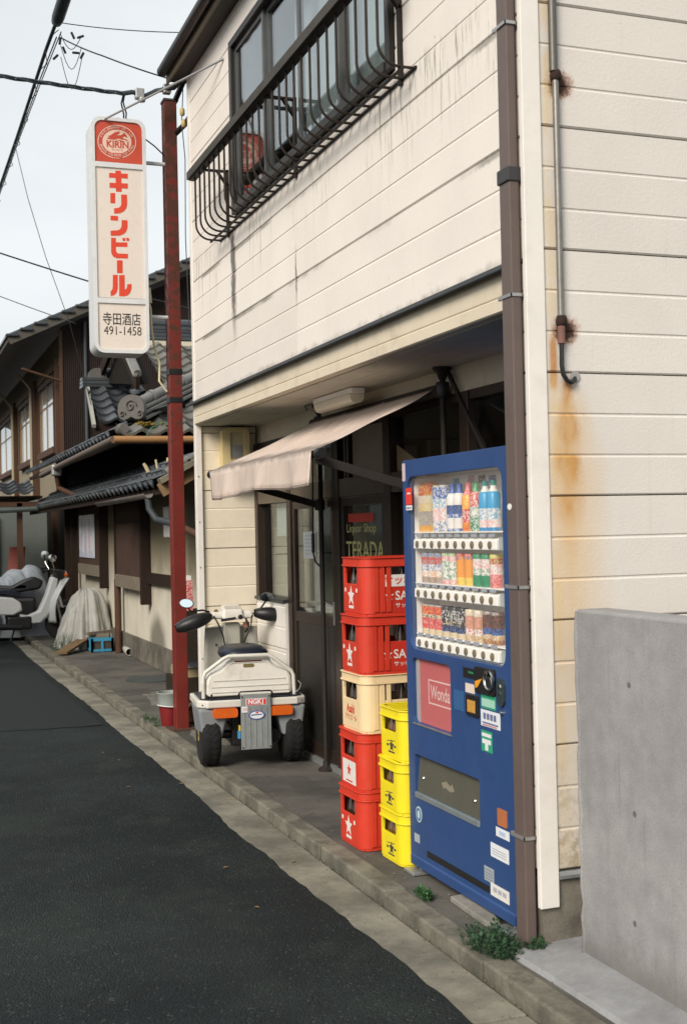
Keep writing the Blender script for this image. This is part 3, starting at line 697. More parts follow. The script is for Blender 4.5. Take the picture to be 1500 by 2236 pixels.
# ---- drainpipe at the near corner
dp = thing('drainpipe', 'square brown downpipe strapped to the shop corner beside the vending machine', 'drainpipe', (2.215, 4.14, 0))
W(MB().box(2.195, 2.238, 4.10, 4.18, .0, 2.88), 'lower_pipe', M_DPIPE, dp, bevel=.005)
W(MB().box(2.197, 2.236, 4.102, 4.178, 2.882, 5.1), 'upper_pipe', M_DPIPE, dp, bevel=.005)
W(MB().box(2.188, 2.244, 4.094, 4.186, 2.86, 2.915), 'coupling', plain('coupling_grey', (.035,.034,.036), .5, .15), dp, bevel=.004)
for z in (3.455, 2.435, 1.345, .415):
    W(MB().box(2.1905, 2.243, 4.0955, 4.0995, z-.006, z+.006).box(2.1905, 2.1945, 4.0955, 4.20, z-.006, z+.006).box(2.239, 2.243, 4.0955, 4.19, z-.006, z+.006).tube([(2.205,4.20,z),(2.193,4.205,z)], .008, 6).tube([(2.243,4.12,z),(2.262,4.12,z)], .005, 6), 'strap', M_STEEL, dp)
st = W(MB().plate(circ(0,0,.017,16,.012), o=(2.1938,4.155,1.646), u=(0,-1,0), v=(0,0,1), n=(-1,0,0), t=.001), 'sticker', M_WHITE, dp)
# ---- conduit on the side wall
cd = thing('conduit', 'thin grey conduit pipe with rusty clamps and curved end on the side wall', 'conduit', (2.372, 4.05, 2.1))
yc = YS-.019
W(MB().tube([(2.366,yc,5.2),(2.366,yc,3.27)], .016, 10), 'upper_conduit', plain('conduit_dark', (.12,.115,.10), .45, .2, 9, .1, metal=.5), cd, smooth=40)
W(MB().tube([(2.373,yc,3.25),(2.373,yc,2.33)], .0125, 10), 'lower_conduit', plain('conduit_grey', (.22,.21,.19), .4, .2, 9, .12, 50, metal=.6, dirt=.4, dcol=(.09,.07,.05)), cd, smooth=40)
for z in (3.255, 2.335):
    W(MB().lathe([(.016,-.020),(.021,-.014),(.0225,.0),(.020,.012),(.0165,.020)], (2.376,yc+.002,z), 9), 'rusty_clamp', plain('rust_black', (.028,.014,.010), .95, .6, 40, 1.0, 70), cd, smooth=60)
W(MB().tube([(2.373,yc,2.315),(2.373,yc,2.25)], .0145, 10), 'rusty_sleeve', plain('rust_pink', (.17,.085,.065), .8, .3, 20, .3), cd, smooth=40)
W(MB().tube([(2.373,yc,2.252),(2.370,yc-.002,2.17),(2.374,yc-.004,2.135),(2.390,yc-.004,2.112),(2.41,yc,2.105),(2.428,yc+.006,2.115),(2.436,yc+.02,2.125)], .009, 8), 'cable_end', M_BLACK, cd, smooth=40)
W(MB().lathe([(.022,-.002),(.019,.006),(.010,.010)], (2.436,YS-.003,2.13), 10, 'y'), 'wall_plug', M_CWALL, cd, smooth=40)
# ---- the concrete wall on the right
cw = thing('concrete_wall', 'plain grey cast concrete garden wall beside the shop corner', 'wall', (2.40, 3.2, 0))
M = MB(); r = random.Random(9); k = 24; va = []
for i in range(k+1):
    z = .0+i*1.27/k; j = r.uniform(-.006, .006)
    va.append((2.333+abs(j)*.6, 3.945+j, z))
W(MB().box(2.335, 2.47, .4, 3.935, .0, 1.268), 'wall_body', M_CWALL, cw, bevel=.010)
W(MB().tube([(2.3385, 3.928, .0)]+[(p[0]+.004, p[1]-.012, p[2]) for p in va[1:-1]]+[(2.3385, 3.928, 1.26)], [.008+.005*r.random() for _ in range(k+1)], 8), 'rough_arris', M_CWALL, cw, smooth=60)
for yv, zv in ((3.60,1.03),(3.585,.60),(3.60,.23)):
    W(MB().lathe([(.011,.0),(.008,.004),(.003,.0046)], (2.3347,yv,zv), 10, 'x'), 'tie_hole_shade_disc', plain('hole_shade', (.12,.115,.11), .9, .2), cw)  # near-flush discs, painted dark as the shade of a recess
# ------------------------------------------------------------------ red pole, sign, wires
def m_redpole():
    m, b = new_mat('rusting_red_paint'); P, x, y, z = posn()
    n = noise(P, 16, 6, .68); hi = sstep(z, 1.5, 4.6)
    rust = sstep(n+hi*.20, .56, .70)
    c = mulc(mixc(0, (.150,.020,.014), (.15,.02,.014)), .75+noise(P, 5, 4)*.5)
    c = mixc(rust*.9, c, (.062, .026, .015)); c = mixc(sstep(noise(P, 40, 4), .66, .75)*.5, c, (.30,.10,.04))
    setp(b, color=c, rough=clamp01(.45+rust*.4), spec=.4); bump(b, n+noise(P, 120, 3)*.3, .3, .004); return m
M_REDPOLE = m_redpole()
pl = thing('red_pole', 'tall rusty red steel pole carrying the hanging beer sign', 'pole', (2.20, 9.82, 0))
W(MB().box(2.146, 2.246, 9.765, 9.775, 0, 5.04).box(2.146, 2.246, 9.872, 9.882, 0, 5.04).box(2.15, 2.158, 9.775, 9.872, 0, 5.04).box(2.234, 2.242, 9.775, 9.872, 0, 5.04), 'column', M_REDPOLE, pl, bevel=.003)
W(MB().box(2.14, 2.262, 9.76, 9.888, 5.042, 5.058), 'cap_plate', plain('cap_violet', (.06,.05,.055), .5, .2), pl)
W(MB().box(2.09, 2.30, 9.72, 9.93, -.004, .012), 'base_plate', M_RUST, pl)
for z in (2.86, 2.635):
    W(MB().box(2.142, 2.250, 9.761, 9.886, z-.022, z+.022), 'black_tape', M_BLACK, pl)
for z, x1 in ((4.79, 2.30),):
    W(MB().tube([(2.24,9.82,z),(2.262,9.55,z),(2.26,9.40,z)], .022, 8), 'tie_bracket', M_BSTEEL, pl, smooth=40)
W(MB().bar((2.24,9.80,5.05),(2.262,9.44,5.16), .035, .03), 'tie_bracket', M_BSTEEL, pl)

SX0, SX1, SZ0, SZ1, SYF = 1.546, 1.974, 2.985, 4.835, 9.68
sg = thing('beer_sign', 'tall white lightbox sign with red crest panel and red katakana on pole', 'sign', (1.764, 9.8, SZ0))
M_SIGNF = plain('sign_frame', (.58,.60,.61), .45, .08, 5, .06, 60, dirt=.25, dcol=(.25,.24,.2))
M_ACR = plain('sign_acrylic', (.64,.58,.52), .3, .04, 3, .02, 40)
M_ACRR = plain('sign_red', (.46,.065,.035), .35, .12, 4, .05)
M_SRED = plain('sign_letter_red', (.60,.055,.025), .4, .06)
M_SPALE = plain('sign_pale_print', (.66,.47,.38), .4, .05)
M_SBLK = plain('sign_black', (.035,.033,.03), .5, .1)
ou = rrect(SX0, SX1, SZ0, SZ1, .075, 8)
h1 = rrect(SX0+.028, SX1-.028, 4.480, SZ1-.028, .06, 6, (0,0,1,1)); h2 = rrect(SX0+.028, SX1-.028, 3.415, 4.44, .004, 2); h3 = rrect(SX0+.028, SX1-.028, SZ0+.03, 3.375, .05, 6, (1,1,0,0))
W(MB().plate(ou, [h1, h2, h3], (0, SYF, 0), t=.02), 'front_frame', M_SIGNF, sg, bevel=.005)
W(MB().plate(ou, [rrect(SX0+.012, SX1-.012, SZ0+.012, SZ1-.012, .065, 8)], (0, SYF+.021, 0), t=.235), 'housing', M_SIGNF, sg, bevel=.003, smooth=40)
W(MB().plate(ou, [], (0, SYF+.257, 0), t=.012), 'back_panel', M_SIGNF, sg)
W(MB().plate(rrect(SX0+.02, SX1-.02, 4.462, SZ1-.02, .065, 6, (0,0,1,1)), [], (0, SYF+.012, 0), t=.006), 'red_panel', M_ACRR, sg)
W(MB().box(SX0+.02, SX1-.02, SYF+.012, SYF+.018, 3.405, 4.45), 'white_panel', M_ACR, sg)
W(MB().plate(rrect(SX0+.02, SX1-.02, SZ0+.022, 3.385, .05, 6, (1,1,0,0)), [], (0, SYF+.012, 0), t=.006), 'name_panel', M_ACR, sg)
W(MB().box(SX0+.03, SX1-.03, SYF+.006, SYF+.0115, 4.470, 4.482), 'seal', M_BLACK, sg)
W(MB().box(SX0+.03, SX1-.03, SYF+.006, SYF+.0115, 3.407, 3.418), 'seal', M_BLACK, sg)
def sq(x, y): return (SX0+.006+(x-80-.024*(y-120))/1125, SZ1-(y-95-.05*(x-80))/1135)
def sprint(polys, mat, name='lettering', dy=.0105):
    m = MB()
    for i, p in enumerate(polys): m.plate([sq(*q) for q in p], [], (0, SYF+dy-.0005*i, 0), t=.0003)
    return W(m, name, mat, sg)
G = {
 'ki': [[(292,578),(342,578),(350,765),(300,765)], [(238,599),(402,603),(402,645),(238,641)], [(242,687),(402,690),(402,735),(242,731)]],
 'ri': [[(250,778),(292,778),(292,870),(250,868)], [(345,790),(395,790),(398,880),(388,915),(368,940),(335,957),(285,962),(282,915),(320,910),(338,898),(346,875)]],
 'n': [[(252,980),(318,983),(318,1025),(252,1022)], [(350,1018),(402,1020),(402,1085),(392,1118),(370,1142),(335,1157),(255,1160),(253,1115),(318,1110),(338,1100),(349,1075)]],
 'bi': [[(258,1178),(300,1178),(300,1218),(402,1218),(402,1258),(300,1258),(302,1300),(318,1318),(407,1320),(407,1362),(310,1360),(280,1348),(264,1325),(259,1300)], [(357,1178),(382,1178),(384,1204),(360,1204)], [(390,1178),(414,1178),(417,1204),(393,1204)]],
 'bar': [[(310,1378),(360,1378),(362,1494),(312,1492)]],
 'ru': [[(275,1508),(318,1508),(319,1630),(310,1665),(290,1688),(258,1698),(255,1655),(270,1640),(275,1615)], [(330,1510),(378,1510),(380,1642),(395,1630),(402,1612),(402,1592),(440,1590),(440,1630),(428,1668),(405,1692),(370,1700),(332,1698)]]}
for k in G: sprint(G[k], M_SRED, 'katakana')
cx, cy = 306, 318
ring = lambda rx, ry, dx=0, dy=0: [(cx+dx+rx*math.cos(2*PI*i/40), cy+dy+ry*math.sin(2*PI*i/40)+.0*i) for i in range(40)]
em = MB(); em.plate([sq(*q) for q in ring(170,150)], [[sq(*q) for q in ring(163,143)]], (0,SYF+.0105,0), t=.0008); W(em, 'crest_ring', M_SPALE, sg)
W(MB().plate([sq(*q) for q in ring(128,108)], [], (0,SYF+.0105,0), t=.0008), 'crest_disc', M_SPALE, sg)
an = [[(225,270),(250,262),(285,235),(330,225),(325,245),(300,262),(345,258),(370,235),(392,262),(398,280),(370,268),(350,280),(380,295),(355,300),(320,288),(290,300),(262,300),(245,285)],
      [(215,292),(240,280),(262,290),(250,300)], [(370,290),(400,300),(385,308)], [(300,302),(345,306),(375,316),(340,314)]]
sprint(an, M_ACRR, 'crest_figure', .0092)
c0 = sq(cx, 345)
U3, V3, N3 = (1,0,0), (0,0,1), (0,-1,0)
text('KIRIN', .075, M_ACRR, sg, (c0[0]+.005, SYF+.0092, c0[1]), U3, V3, N3, width=.172, bold=.03)
c0 = sq(cx+4, 392); text('キリンビール', .02, M_ACRR, sg, (c0[0], SYF+.0092, c0[1]), U3, V3, N3, width=.085)
c0 = sq(cx+6, 440); W(MB().box(c0[0]-.036, c0[0]+.036, SYF+.0088, SYF+.0096, c0[1]-.018, c0[1]+.018), 'crest_plaque', M_ACRR, sg)
text('BEER', .028, M_SPALE, sg, (c0[0], SYF+.0080, c0[1]), U3, V3, N3, width=.055)
for s_, a0, a1, flip in (('KIRIN BREWERY CO., LTD.', 200, 340, 1), ('BREWED FOR', 165, 105, -1), ('GOOD TIMES', 75, 15, -1)):
    for i, ch in enumerate(s_):
        if ch == ' ': continue
        a = R(a0+(a1-a0)*i/(len(s_)-1)); p = sq(cx+146*math.cos(a), cy+126*math.sin(a)); t = (a+PI/2) if flip == 1 else (a-PI/2)
        text(ch, .024, M_SPALE, sg, (p[0], SYF+.0092, p[1]), (math.cos(t),0,-math.sin(t)), (math.sin(t),0,math.cos(t)), N3, name='ring_lettering', bold=.01)
        TEXTQ[-1]['join'] = 'ring'
c0 = sq(356, 1912); text('寺田酒店', .105, M_SBLK, sg, (c0[0], SYF+.0105, c0[1]), U3, V3, N3, width=.295, bold=.008)
c0 = sq(366, 2012); text('491-1458', .098, M_SBLK, sg, (c0[0], SYF+.0105, c0[1]), U3, V3, N3, width=.295)
for z in (4.535, 3.30):
    W(MB().tube([(SX1-.01,9.81,z),(2.15,9.81,z)], .016, 8), 'arm', M_SIGNF, sg, smooth=40)
W(MB().tube([(SX1,9.72,4.70),(2.06,9.76,4.66),(2.15,9.80,4.60)], .006, 6), 'feed_wire', M_BLACK, sg, smooth=40)
W(MB().tube([(1.78+.02*math.cos(2*PI*i/12), 9.80, SZ1+.02+.02*math.sin(2*PI*i/12)) for i in range(12)], .004, 6, True), 'lifting_eye', M_STEEL, sg)
W(MB().tube([(SX1+.004,9.74,3.42),(2.0,9.75,3.36),(2.01,9.77,3.20),(2.03,9.78,3.05),(2.07,9.78,2.93),(2.06,9.76,2.78),(2.12,9.765,2.70)], .009, 6), 'conduit_loop', plain('yellowed_pvc', (.58,.53,.33), .5, .1), sg, smooth=40)
W(MB().tube([(SX1+.01,9.75,3.52),(SX1+.02,9.75,3.40)], .02, 8), 'junction', plain('yellowed_pvc', (0,0,0)), sg, smooth=40)

def cable(name, pts, r, label, mat=None, sag=0, n=14, group=None, cat='cable'):
    P_ = []
    for a, b in zip(pts[:-1], pts[1:]):
        a, b = Vector(a), Vector(b)
        for i in range(n): t = i/n; P_.append(a.lerp(b, t)-Vector((0,0,sag*4*t*(1-t))))
    P_.append(Vector(pts[-1]))
    o = MB().tube(P_, r, 6).build(name, mat or M_BLACK, None, smooth=60)
    return tag(o, label, cat, group)
M_CAB = plain('cable_teal', (.025,.038,.042), .5, .15)
# trunk line along the street with a splice closure
tr = thing('trunk_cable', 'thick dark telephone trunk line running up to the left', 'cable', (1.43, 12, 6.0))
W(MB().tube([(1.46,4,6.02),(1.455,10.4,6.0),(1.43,11.4,5.97),(1.43,14,5.98),(1.40,24,6.05),(1.38,40,6.2)], .017, 8), 'cable_core', M_CAB, tr, smooth=60)
W(MB().lathe([(.02,10.86),(.045,10.82),(.055,10.70),(.055,9.6),(.04,9.5)], (1.452,0,6.0), 12, 'y'), 'splice_closure', M_CAB, tr, smooth=40)
P_ = [(1.45+.028*math.cos(i*.9), 10.9+i*.12, 5.965+.03*math.sin(i*.9)) for i in range(110)]
W(MB().tube(P_, .004, 5), 'hanger_spiral', M_CAB, tr, smooth=60)
W(MB().tube([(1.46,10.9,5.9),(1.44,12,5.9),(1.43,14,5.93),(1.40,24,6.0)], .006, 6).tube([(1.50,10.9,5.95),(1.47,12,5.93),(1.45,14,5.95),(1.42,24,6.02)], .005, 6), 'messenger_wire', M_CAB, tr)
rr = random.Random(12)
for q, (x, y, z) in enumerate(((1.50,10.98,5.90),(1.54,11.02,5.84),(1.60,10.9,5.93),(1.66,10.86,5.91),(1.63,10.95,5.80),(1.68,10.92,5.77),(1.475,11.1,5.80))):
    a = rr.uniform(0,3); W(MB().tube([(x-.03*math.cos(a),y,z-.03*math.sin(a)),(x+.03*math.cos(a),y,z+.03*math.sin(a))], .011, 6), 'wire_clamp', M_BLACK, tr)
for q in range(3):
    P_ = [(1.50+.18*t, 10.95, 5.95-.10*q-.25*math.sin(PI*t)*(.5+.3*q)) for t in [i/8 for i in range(9)]]
    W(MB().tube(P_, .0035, 5), 'tail_loop', M_BLACK, tr, smooth=60)
# service drop to the shop corner
sv = thing('service_drop', 'twisted black power cable crossing the street to the shop corner', 'cable', (1.0, 9.6, 5.05))
for q in range(3):
    P_ = []
    for i in range(70):
        t = i/69; x = -2.6+t*4.40; z = 5.42-.13*x*0+(5.0-5.42)*t-.16*4*t*(1-t)*.5
        a = i*.8+q*2.09; P_.append((x, 9.55+.011*math.cos(a)+.05*t, z+.011*math.sin(a)))
    W(MB().tube(P_, .008, 5), 'strand', M_CAB, sv, smooth=60)
W(MB().tube([(1.78,9.6,5.0),(1.86,9.6,5.02),(1.96,9.6,5.0),(2.05,9.6,5.05),(2.18,9.55,5.07),(2.24,9.45,5.12)], .019, 8), 'splice_bundle', M_CAB, sv, smooth=60)
W(MB().box(1.88,1.95,9.57,9.63,4.97,5.05).box(2.10,2.16,9.56,9.62,5.03,5.10).lathe([(.03,-.02),(.034,0),(.03,.02)], (1.93,9.6,4.97), 10), 'connector', M_STEEL, sv, bevel=.006)
W(MB().tube([(1.79,9.6,5.0),(1.775,9.62,4.93),(1.80,9.66,4.86),(1.81,9.72,4.81)], .006, 6).tube([(1.80,9.6,5.0),(1.79,9.62,4.94),(1.82,9.66,4.87),(1.825,9.72,4.81)], .006, 6), 'tap_wire', M_BLACK, sv, smooth=60)
W(MB().tube([(2.24,9.50,5.06),(2.235,9.55,4.8),(2.245,9.5,4.5),(2.24,9.52,3.9),(2.25,9.5,3.2)], .004, 5), 'drop_wire', M_BLACK, sv, smooth=60)
W(MB().lathe([(.012,-.03),(.02,-.02),(.02,.02),(.012,.03)], (2.225,9.48,4.86), 8).lathe([(.012,-.03),(.02,-.02),(.02,.02),(.012,.03)], (2.235,9.48,4.77), 8), 'insulator', plain('brass_yellow', (.42,.33,.12), .5, .1), sv, smooth=40)
cable('telephone_wire', [(1.50,10.95,5.92),(1.75,10.3,5.55),(2.235,9.5,5.10)], .006, 'thin slack phone wire from the trunk line down to the shop eave', sag=.01)
cable('telephone_wire', [(1.45,10.8,5.99),(2.30,9.55,5.52)], .004, 'hair-thin upper wire from the trunk line splice to the roof eave', sag=.02)
tag(MB().tube([(1.64,9.72,4.815),(2.247,8.30,4.85)], .009, 6).build('sign_brace', M_STEEL, None, smooth=40), 'thin steel rod bracing the sign top back to the facade', 'brace')
cable('telephone_wire', [(0.2,13.2,4.78),(2.05,13,4.20),(3.4,13.2,3.95)], .008, 'phone wire running behind the sign to the tiled house', sag=.01)
cable('telephone_wire', [(1.2,18.2,5.12),(2.6,18,4.60)], .006, 'faint lower wire ending at the far house eave', sag=.01)
cable('telephone_wire', [(1.42,14.2,5.95),(1.53,14,5.3),(1.71,14,4.66),(1.95,14,3.96),(2.18,14,3.02)], .004, 'thin wire dropping from the trunk line to the tiled roof', sag=0)
tag(MB().tube([(1.75,30,5.0),(1.72,30,8.2)], .02, 6).tube([(1.5,30,7.4),(2.0,30,7.45)], .012, 5).build('tv_aerial', plain('aerial_grey', (.35,.36,.38), .5, .1)), 'slender pale aerial mast far beyond the houses at the left', 'aerial')
# ------------------------------------------------------------------ vending machine (local: x across the front, y into the recess, z up)
M_VBLUE = plain('machine_blue', (.021,.058,.172), .45, .14, 2.2, .05, 90, dirt=.22, dcol=(.055,.085,.16))
M_VIN = plain('machine_white', (.86,.84,.79), .45, .05, 4, .02, 60)
M_CHROME = plain('chrome', (.62,.62,.60), .18, .05, 8, 0, metal=1.0)
M_PRICE = plain('price_blue', (.30,.33,.40), .6, .3, 60, 0)
vm = thing('vending_machine', 'blue drinks vending machine with three rows of samples beside the drainpipe', 'vending machine', (XF, 5.305, 0), -PI/2)
def V(mb, name, mat, par=vm, **k): return mb.build(name, mat, par, False, **k)
VW = 1.03; VH = 1.885
win_o = rrect(.05, .985, 1.022, 1.808, .055, 7); bay_o = rrect(.072, .728, .352, .542, .012, 3); ad_o = rrect(.066, .472, .688, .982, .03, 5)
V(MB().plate(rrect(0, VW, .058, VH, .012, 3), [win_o, bay_o, ad_o], (0,0,0), t=.035), 'door_panel', M_VBLUE, bevel=.004)
V(MB().box(.004, .03, .036, .50, .05, VH-.004).box(VW-.03, VW-.004, .036, .50, .05, VH-.004).box(.03, VW-.03, .47, .50, .05, VH-.004).box(.03, VW-.03, .036, .47, VH-.034, VH-.004).box(.03, VW-.03, .036, .47, .05, .08).box(.03, VW-.03, .20, .47, .08, 1.0).box(.03,VW-.03,.0365,.19,.60,.68).box(.03,VW-.03,.0365,.19,.985,1.015).box(.48,VW-.03,.0365,.19,.68,.985).box(.74,VW-.03,.0365,.19,.08,.60).box(.03,.74,.0365,.19,.08,.34), 'cabinet', M_VBLUE)
V(MB().box(.03, VW-.03, .15, .17, 1.0, 1.83).box(.031,.049,.036,.15,1.0,1.83).box(.986,VW-.031,.036,.15,1.0,1.83).box(.03,VW-.03,.036,.15,1.81,1.83).box(.03,VW-.03,.036,.15,1.016,1.024), 'display_case', M_VIN)
V(MB().add([(.048,.014,1.02),(.987,.014,1.02),(.987,.014,1.81),(.048,.014,1.81)], [(0,1,2,3)]), 'display_window', M_GLASSC)
# kick rail, feet
V(MB().prof([(-.006,.03),(.03,.03),(.03,.085),(.006,.085),(-.006,.07)], 'x', .01, VW-.01), 'kick_rail', M_VBLUE, bevel=.003)
V(MB().box(.19, .80, -.002, .004, .10, .128), 'floor_slot', M_BLACK)
for u, d in ((.06,.03),(VW-.06,.03),(.06,.45),(VW-.06,.45)):
    f_ = V(MB().tube([(u,d,.012),(u,d,.06)], .014, 8), 'foot', M_STEEL, smooth=40)
    if d < .1: V(MB().box(u-.055, u+.055, d-.07, d+.05, -.003, .012), 'foot_plate', M_STEEL, f_, bevel=.003)
# three selector shelves
for r_, z in enumerate((1.500, 1.277, 1.052)):
    s_ = V(MB().prof([(.02,z-.022),(.14,z-.026),(.14,z+.028),(.05,z+.026),(.022,z+.020)], 'x', .062, .885), 'selector_strip', M_VIN, bevel=.004)
    V(MB().box(.055, .978, .10, .148, z-.03, z+.052), 'shelf', M_VIN)
    V(MB().box(.892, .922, .03, .10, z-.022, z+.03), 'strip_end', plain('clear_grey', (.35,.40,.40), .2, .1), s_)
    b0 = None
    for k in range(10):
        u = .108+k*.0805
        mbn = MB().lathe([(.0165,.0),(.0165,-.004),(.013,-.006)], (0,0,0), 12, 'y')
        if b0 is None: o = V(mbn, 'button', plain('button_brown', (.15,.115,.06), .3, .2), s_, smooth=40); b0 = o.data
        else: o = inst(b0, 'button', s_)
        o.location = (u, .0215, z-.002)
        V(MB().box(u-.027, u+.027, .0285, .0295, z+.031, z+.044), 'price_tag', M_PRICE, s_)
# drink samples: each stands on the shelf, one thing each
def m_label(name, a, b, sc=170, metal=0):
    m, bs = new_mat(name); P, x, y, z = posn(); n = voro(P, sc, 'F1', 'Color'); sp = NT.nodes.new('ShaderNodeSeparateColor'); NT.links.new(n.s, sp.inputs[0])
    c = mixc(sstep(X(sp.outputs[0]), .50, .56)*.7, a, b); setp(bs, color=c, rough=.35, spec=.5, metal=metal); return m
LB = {}
def lab(a, b):
    k = (a, b)
    if k not in LB: LB[k] = m_label('drink_label_%d' % len(LB), a, b)
    return LB[k]
WHT=(.70,.68,.64); BLU=(.06,.13,.38); CYA=(.03,.30,.55); RED=(.55,.06,.05); ORA=(.75,.30,.05); YEL=(.75,.55,.12); GRN=(.03,.25,.12); LGR=(.35,.55,.25); PNK=(.72,.30,.30); BLK=(.02,.022,.03); GRY=(.35,.33,.31); CRM=(.62,.52,.35); BRN=(.16,.06,.04); TAN=(.45,.25,.12)
kinds = {
 # shape, bands from the bottom as (fraction, colours)
 'carton': ('carton', [(.14,(ORA,YEL)),(.45,(GRY,CRM)),(.62,(YEL,WHT)),(.80,(WHT,YEL)),(1,(RED,YEL))]),
 'blue_white': ('can', [(.22,(WHT,BLU)),(.5,(WHT,PNK)),(.7,(WHT,CYA)),(.95,(BLU,WHT)),(1,(GRY,WHT))]),
 'white_bottle': ('bottle', [(.06,(BLU,WHT)),(.28,(WHT,WHT)),(.36,(BLU,WHT)),(.55,(BLU,BLK)),(.80,(WHT,WHT)),(1,(BLU,BLU))]),
 'orange_bottle': ('bottle', [(.18,(ORA,RED)),(.45,(RED,WHT)),(.75,(ORA,YEL)),(1,(PNK,RED))]),
 'green_bottle': ('bottle', [(.30,(GRN,WHT)),(.48,(WHT,GRN)),(.80,(RED,WHT)),(1,(GRN,LGR))]),
 'water_bottle': ('bottle', [(.07,(CYA,BLU)),(.22,(WHT,PNK)),(.45,(WHT,CYA)),(.78,(CYA,CYA)),(.9,(WHT,WHT)),(1,(GRN,CYA))]),
 'grey_can': ('can', [(.2,(GRY,TAN)),(.4,(WHT,ORA)),(.62,(WHT,BLU)),(.85,(RED,GRY)),(1,(GRY,BLU))]),
 'pale_can': ('can', [(.15,(PNK,WHT)),(.75,(WHT,GRN)),(.92,(PNK,WHT)),(1,(LGR,WHT))]),
 'orange_can': ('can', [(.25,(YEL,YEL)),(.8,(ORA,ORA)),(.92,(ORA,BLU)),(1,(RED,PNK))]),
 'green_can': ('can', [(.35,(GRN,GRN)),(.55,(WHT,GRN)),(.85,(WHT,PNK)),(1,(GRN,GRN))]),
 'pink_can': ('can', [(.4,(PNK,RED)),(.7,(WHT,PNK)),(.88,(RED,LGR)),(1,(YEL,LGR))]),
 'red_can': ('can', [(.18,(CRM,CRM)),(.55,(RED,PNK)),(.68,(CRM,BLK)),(.95,(RED,ORA)),(1,(GRY,GRY))]),
 'black_can': ('can', [(.18,(CRM,CRM)),(.40,(BLK,BLU)),(.55,(BLK,CRM)),(.9,(BLK,WHT)),(1,(BLK,BLK))]),
 'cream_can': ('can', [(.2,(CRM,TAN)),(.4,(WHT,RED)),(.8,(TAN,PNK)),(1,(CRM,WHT))]),
 'brown_can': ('can', [(.15,(TAN,BRN)),(.3,(CRM,TAN)),(.5,(BLU,BLK)),(.9,(BRN,BLK)),(1,(GRY,BRN))])}
COLN = {'carton': ('drink_carton','yellow and orange drink carton','carton'), 'blue_white': ('drink_can','white can with blue top','can'), 'white_bottle': ('drink_bottle','white bottle with dark blue band','bottle'), 'orange_bottle': ('drink_bottle','orange labelled bottle','bottle'), 'green_bottle': ('drink_bottle','white and green bottle','bottle'), 'water_bottle': ('drink_bottle','bright blue labelled bottle','bottle'), 'grey_can': ('drink_can','grey and white patterned can','can'), 'pale_can': ('drink_can','pale floral can','can'), 'orange_can': ('drink_can','orange can','can'), 'green_can': ('drink_can','white can with green stripes','can'), 'pink_can': ('drink_can','pink fruit can','can'), 'red_can': ('drink_can','red and cream coffee can','can'), 'black_can': ('drink_can','black coffee can','can'), 'cream_can': ('drink_can','cream and brown can','can'), 'brown_can': ('drink_can','dark brown slim can','can')}
def sample_mesh(kind, h):
    shp, bands = kinds[kind]; mats = [lab(*c) for _, c in bands]; m = MB()
    if shp == 'carton':
        z0 = 0
        for i, (f_, _) in enumerate(bands): m.cm = i; m.box(-.062, .062, -.02, .03, z0*h, f_*h-.0004); z0 = f_
        m.cm = len(bands)-1; m.prof([(-.02,h-.0004),(.03,h-.0004),(.005,h*1.10)], 'x', -.062, .062)
        me = m.mesh(kind)
    else:
        R_ = .0275 if shp == 'can' else .029
        def rad(t):
            if shp == 'can': return R_*(.9 if t < .03 or t > .97 else 1)
            if t < .72: return R_*(.93 if t < .03 else 1)
            if t < .86: return R_*(1-(t-.72)/.14*.55)
            return R_*.45
        ts = sorted(set([0,.03,.97,1,.72,.76,.80,.86]+[b for b,_ in bands]))
        prof = [(rad(t), t*h) for t in ts]; mi = []
        for a in ts[:-1]:
            mi.append(next(i for i, (b, _) in enumerate(bands) if a < b-1e-6))
        m.lathe(prof, (0,0,0), 14, 'z', mi); me = m.mesh(kind); me.shade_smooth(); me.set_sharp_from_angle(angle=R(40))
    for q in mats: me.materials.append(q)
    return me
NUM = ['first','second','third','fourth','fifth','sixth','seventh','eighth','ninth','tenth']
rowsv = [(1.556, .205, [('carton',.285),('blue_white',.395),('blue_white',.463),('white_bottle',.541),('white_bottle',.607),('orange_bottle',.690),('green_bottle',.763),('water_bottle',.845),('water_bottle',.915)]),
         (1.332, .135, [('grey_can',.265),('grey_can',.333),('grey_can',.401),('pale_can',.476),('pale_can',.546),('orange_can',.622),('orange_can',.698),('green_can',.775),('green_can',.850),('pink_can',.925)]),
         (1.107, .132, [('red_can',.255),('red_can',.322),('red_can',.390),('black_can',.465),('black_can',.540),('black_can',.615),('cream_can',.693),('cream_can',.772),('brown_can',.852),('brown_can',.928)])]
for ri, (z, h, its) in enumerate(rowsv):
    cache = {}
    for i, (kd, u) in enumerate(its):
        if kd not in cache: cache[kd] = sample_mesh(kd, h)
        o = bpy.data.objects.new(COLN[kd][0], cache[kd]); COL.objects.link(o)
        o.location = (XF+.062, 5.305-(5.305-(5.305-u)*1.0276), 1.58+(z-1.58)*1.0276) if 0 else (XF+.062, (5.305-u)*1.0276, 1.58+(z-1.58)*1.0276); o.rotation_euler = (0,0,-PI/2)
        tag(o, '%s, %s from left in the %s row of the machine' % (COLN[kd][1], NUM[i], ('top','middle','bottom')[ri]), COLN[kd][2], 'drink samples in the vending machine')
    zz = 1.58+(z-1.58)*1.0276; V(MB().box(.055, .978, .030, .12, zz-.006, zz-.0005), 'sample_step', M_VIN)
# loose price cards above the top row
for u, z, c in ((.262,1.775,CYA),(.42,1.782,PNK),(.52,1.778,BLK),(.62,1.772,BLU)):
    V(MB().box(u-.03, u+.03, .146, .149, z-.016, z+.016), 'promo_card', lab(c, WHT))
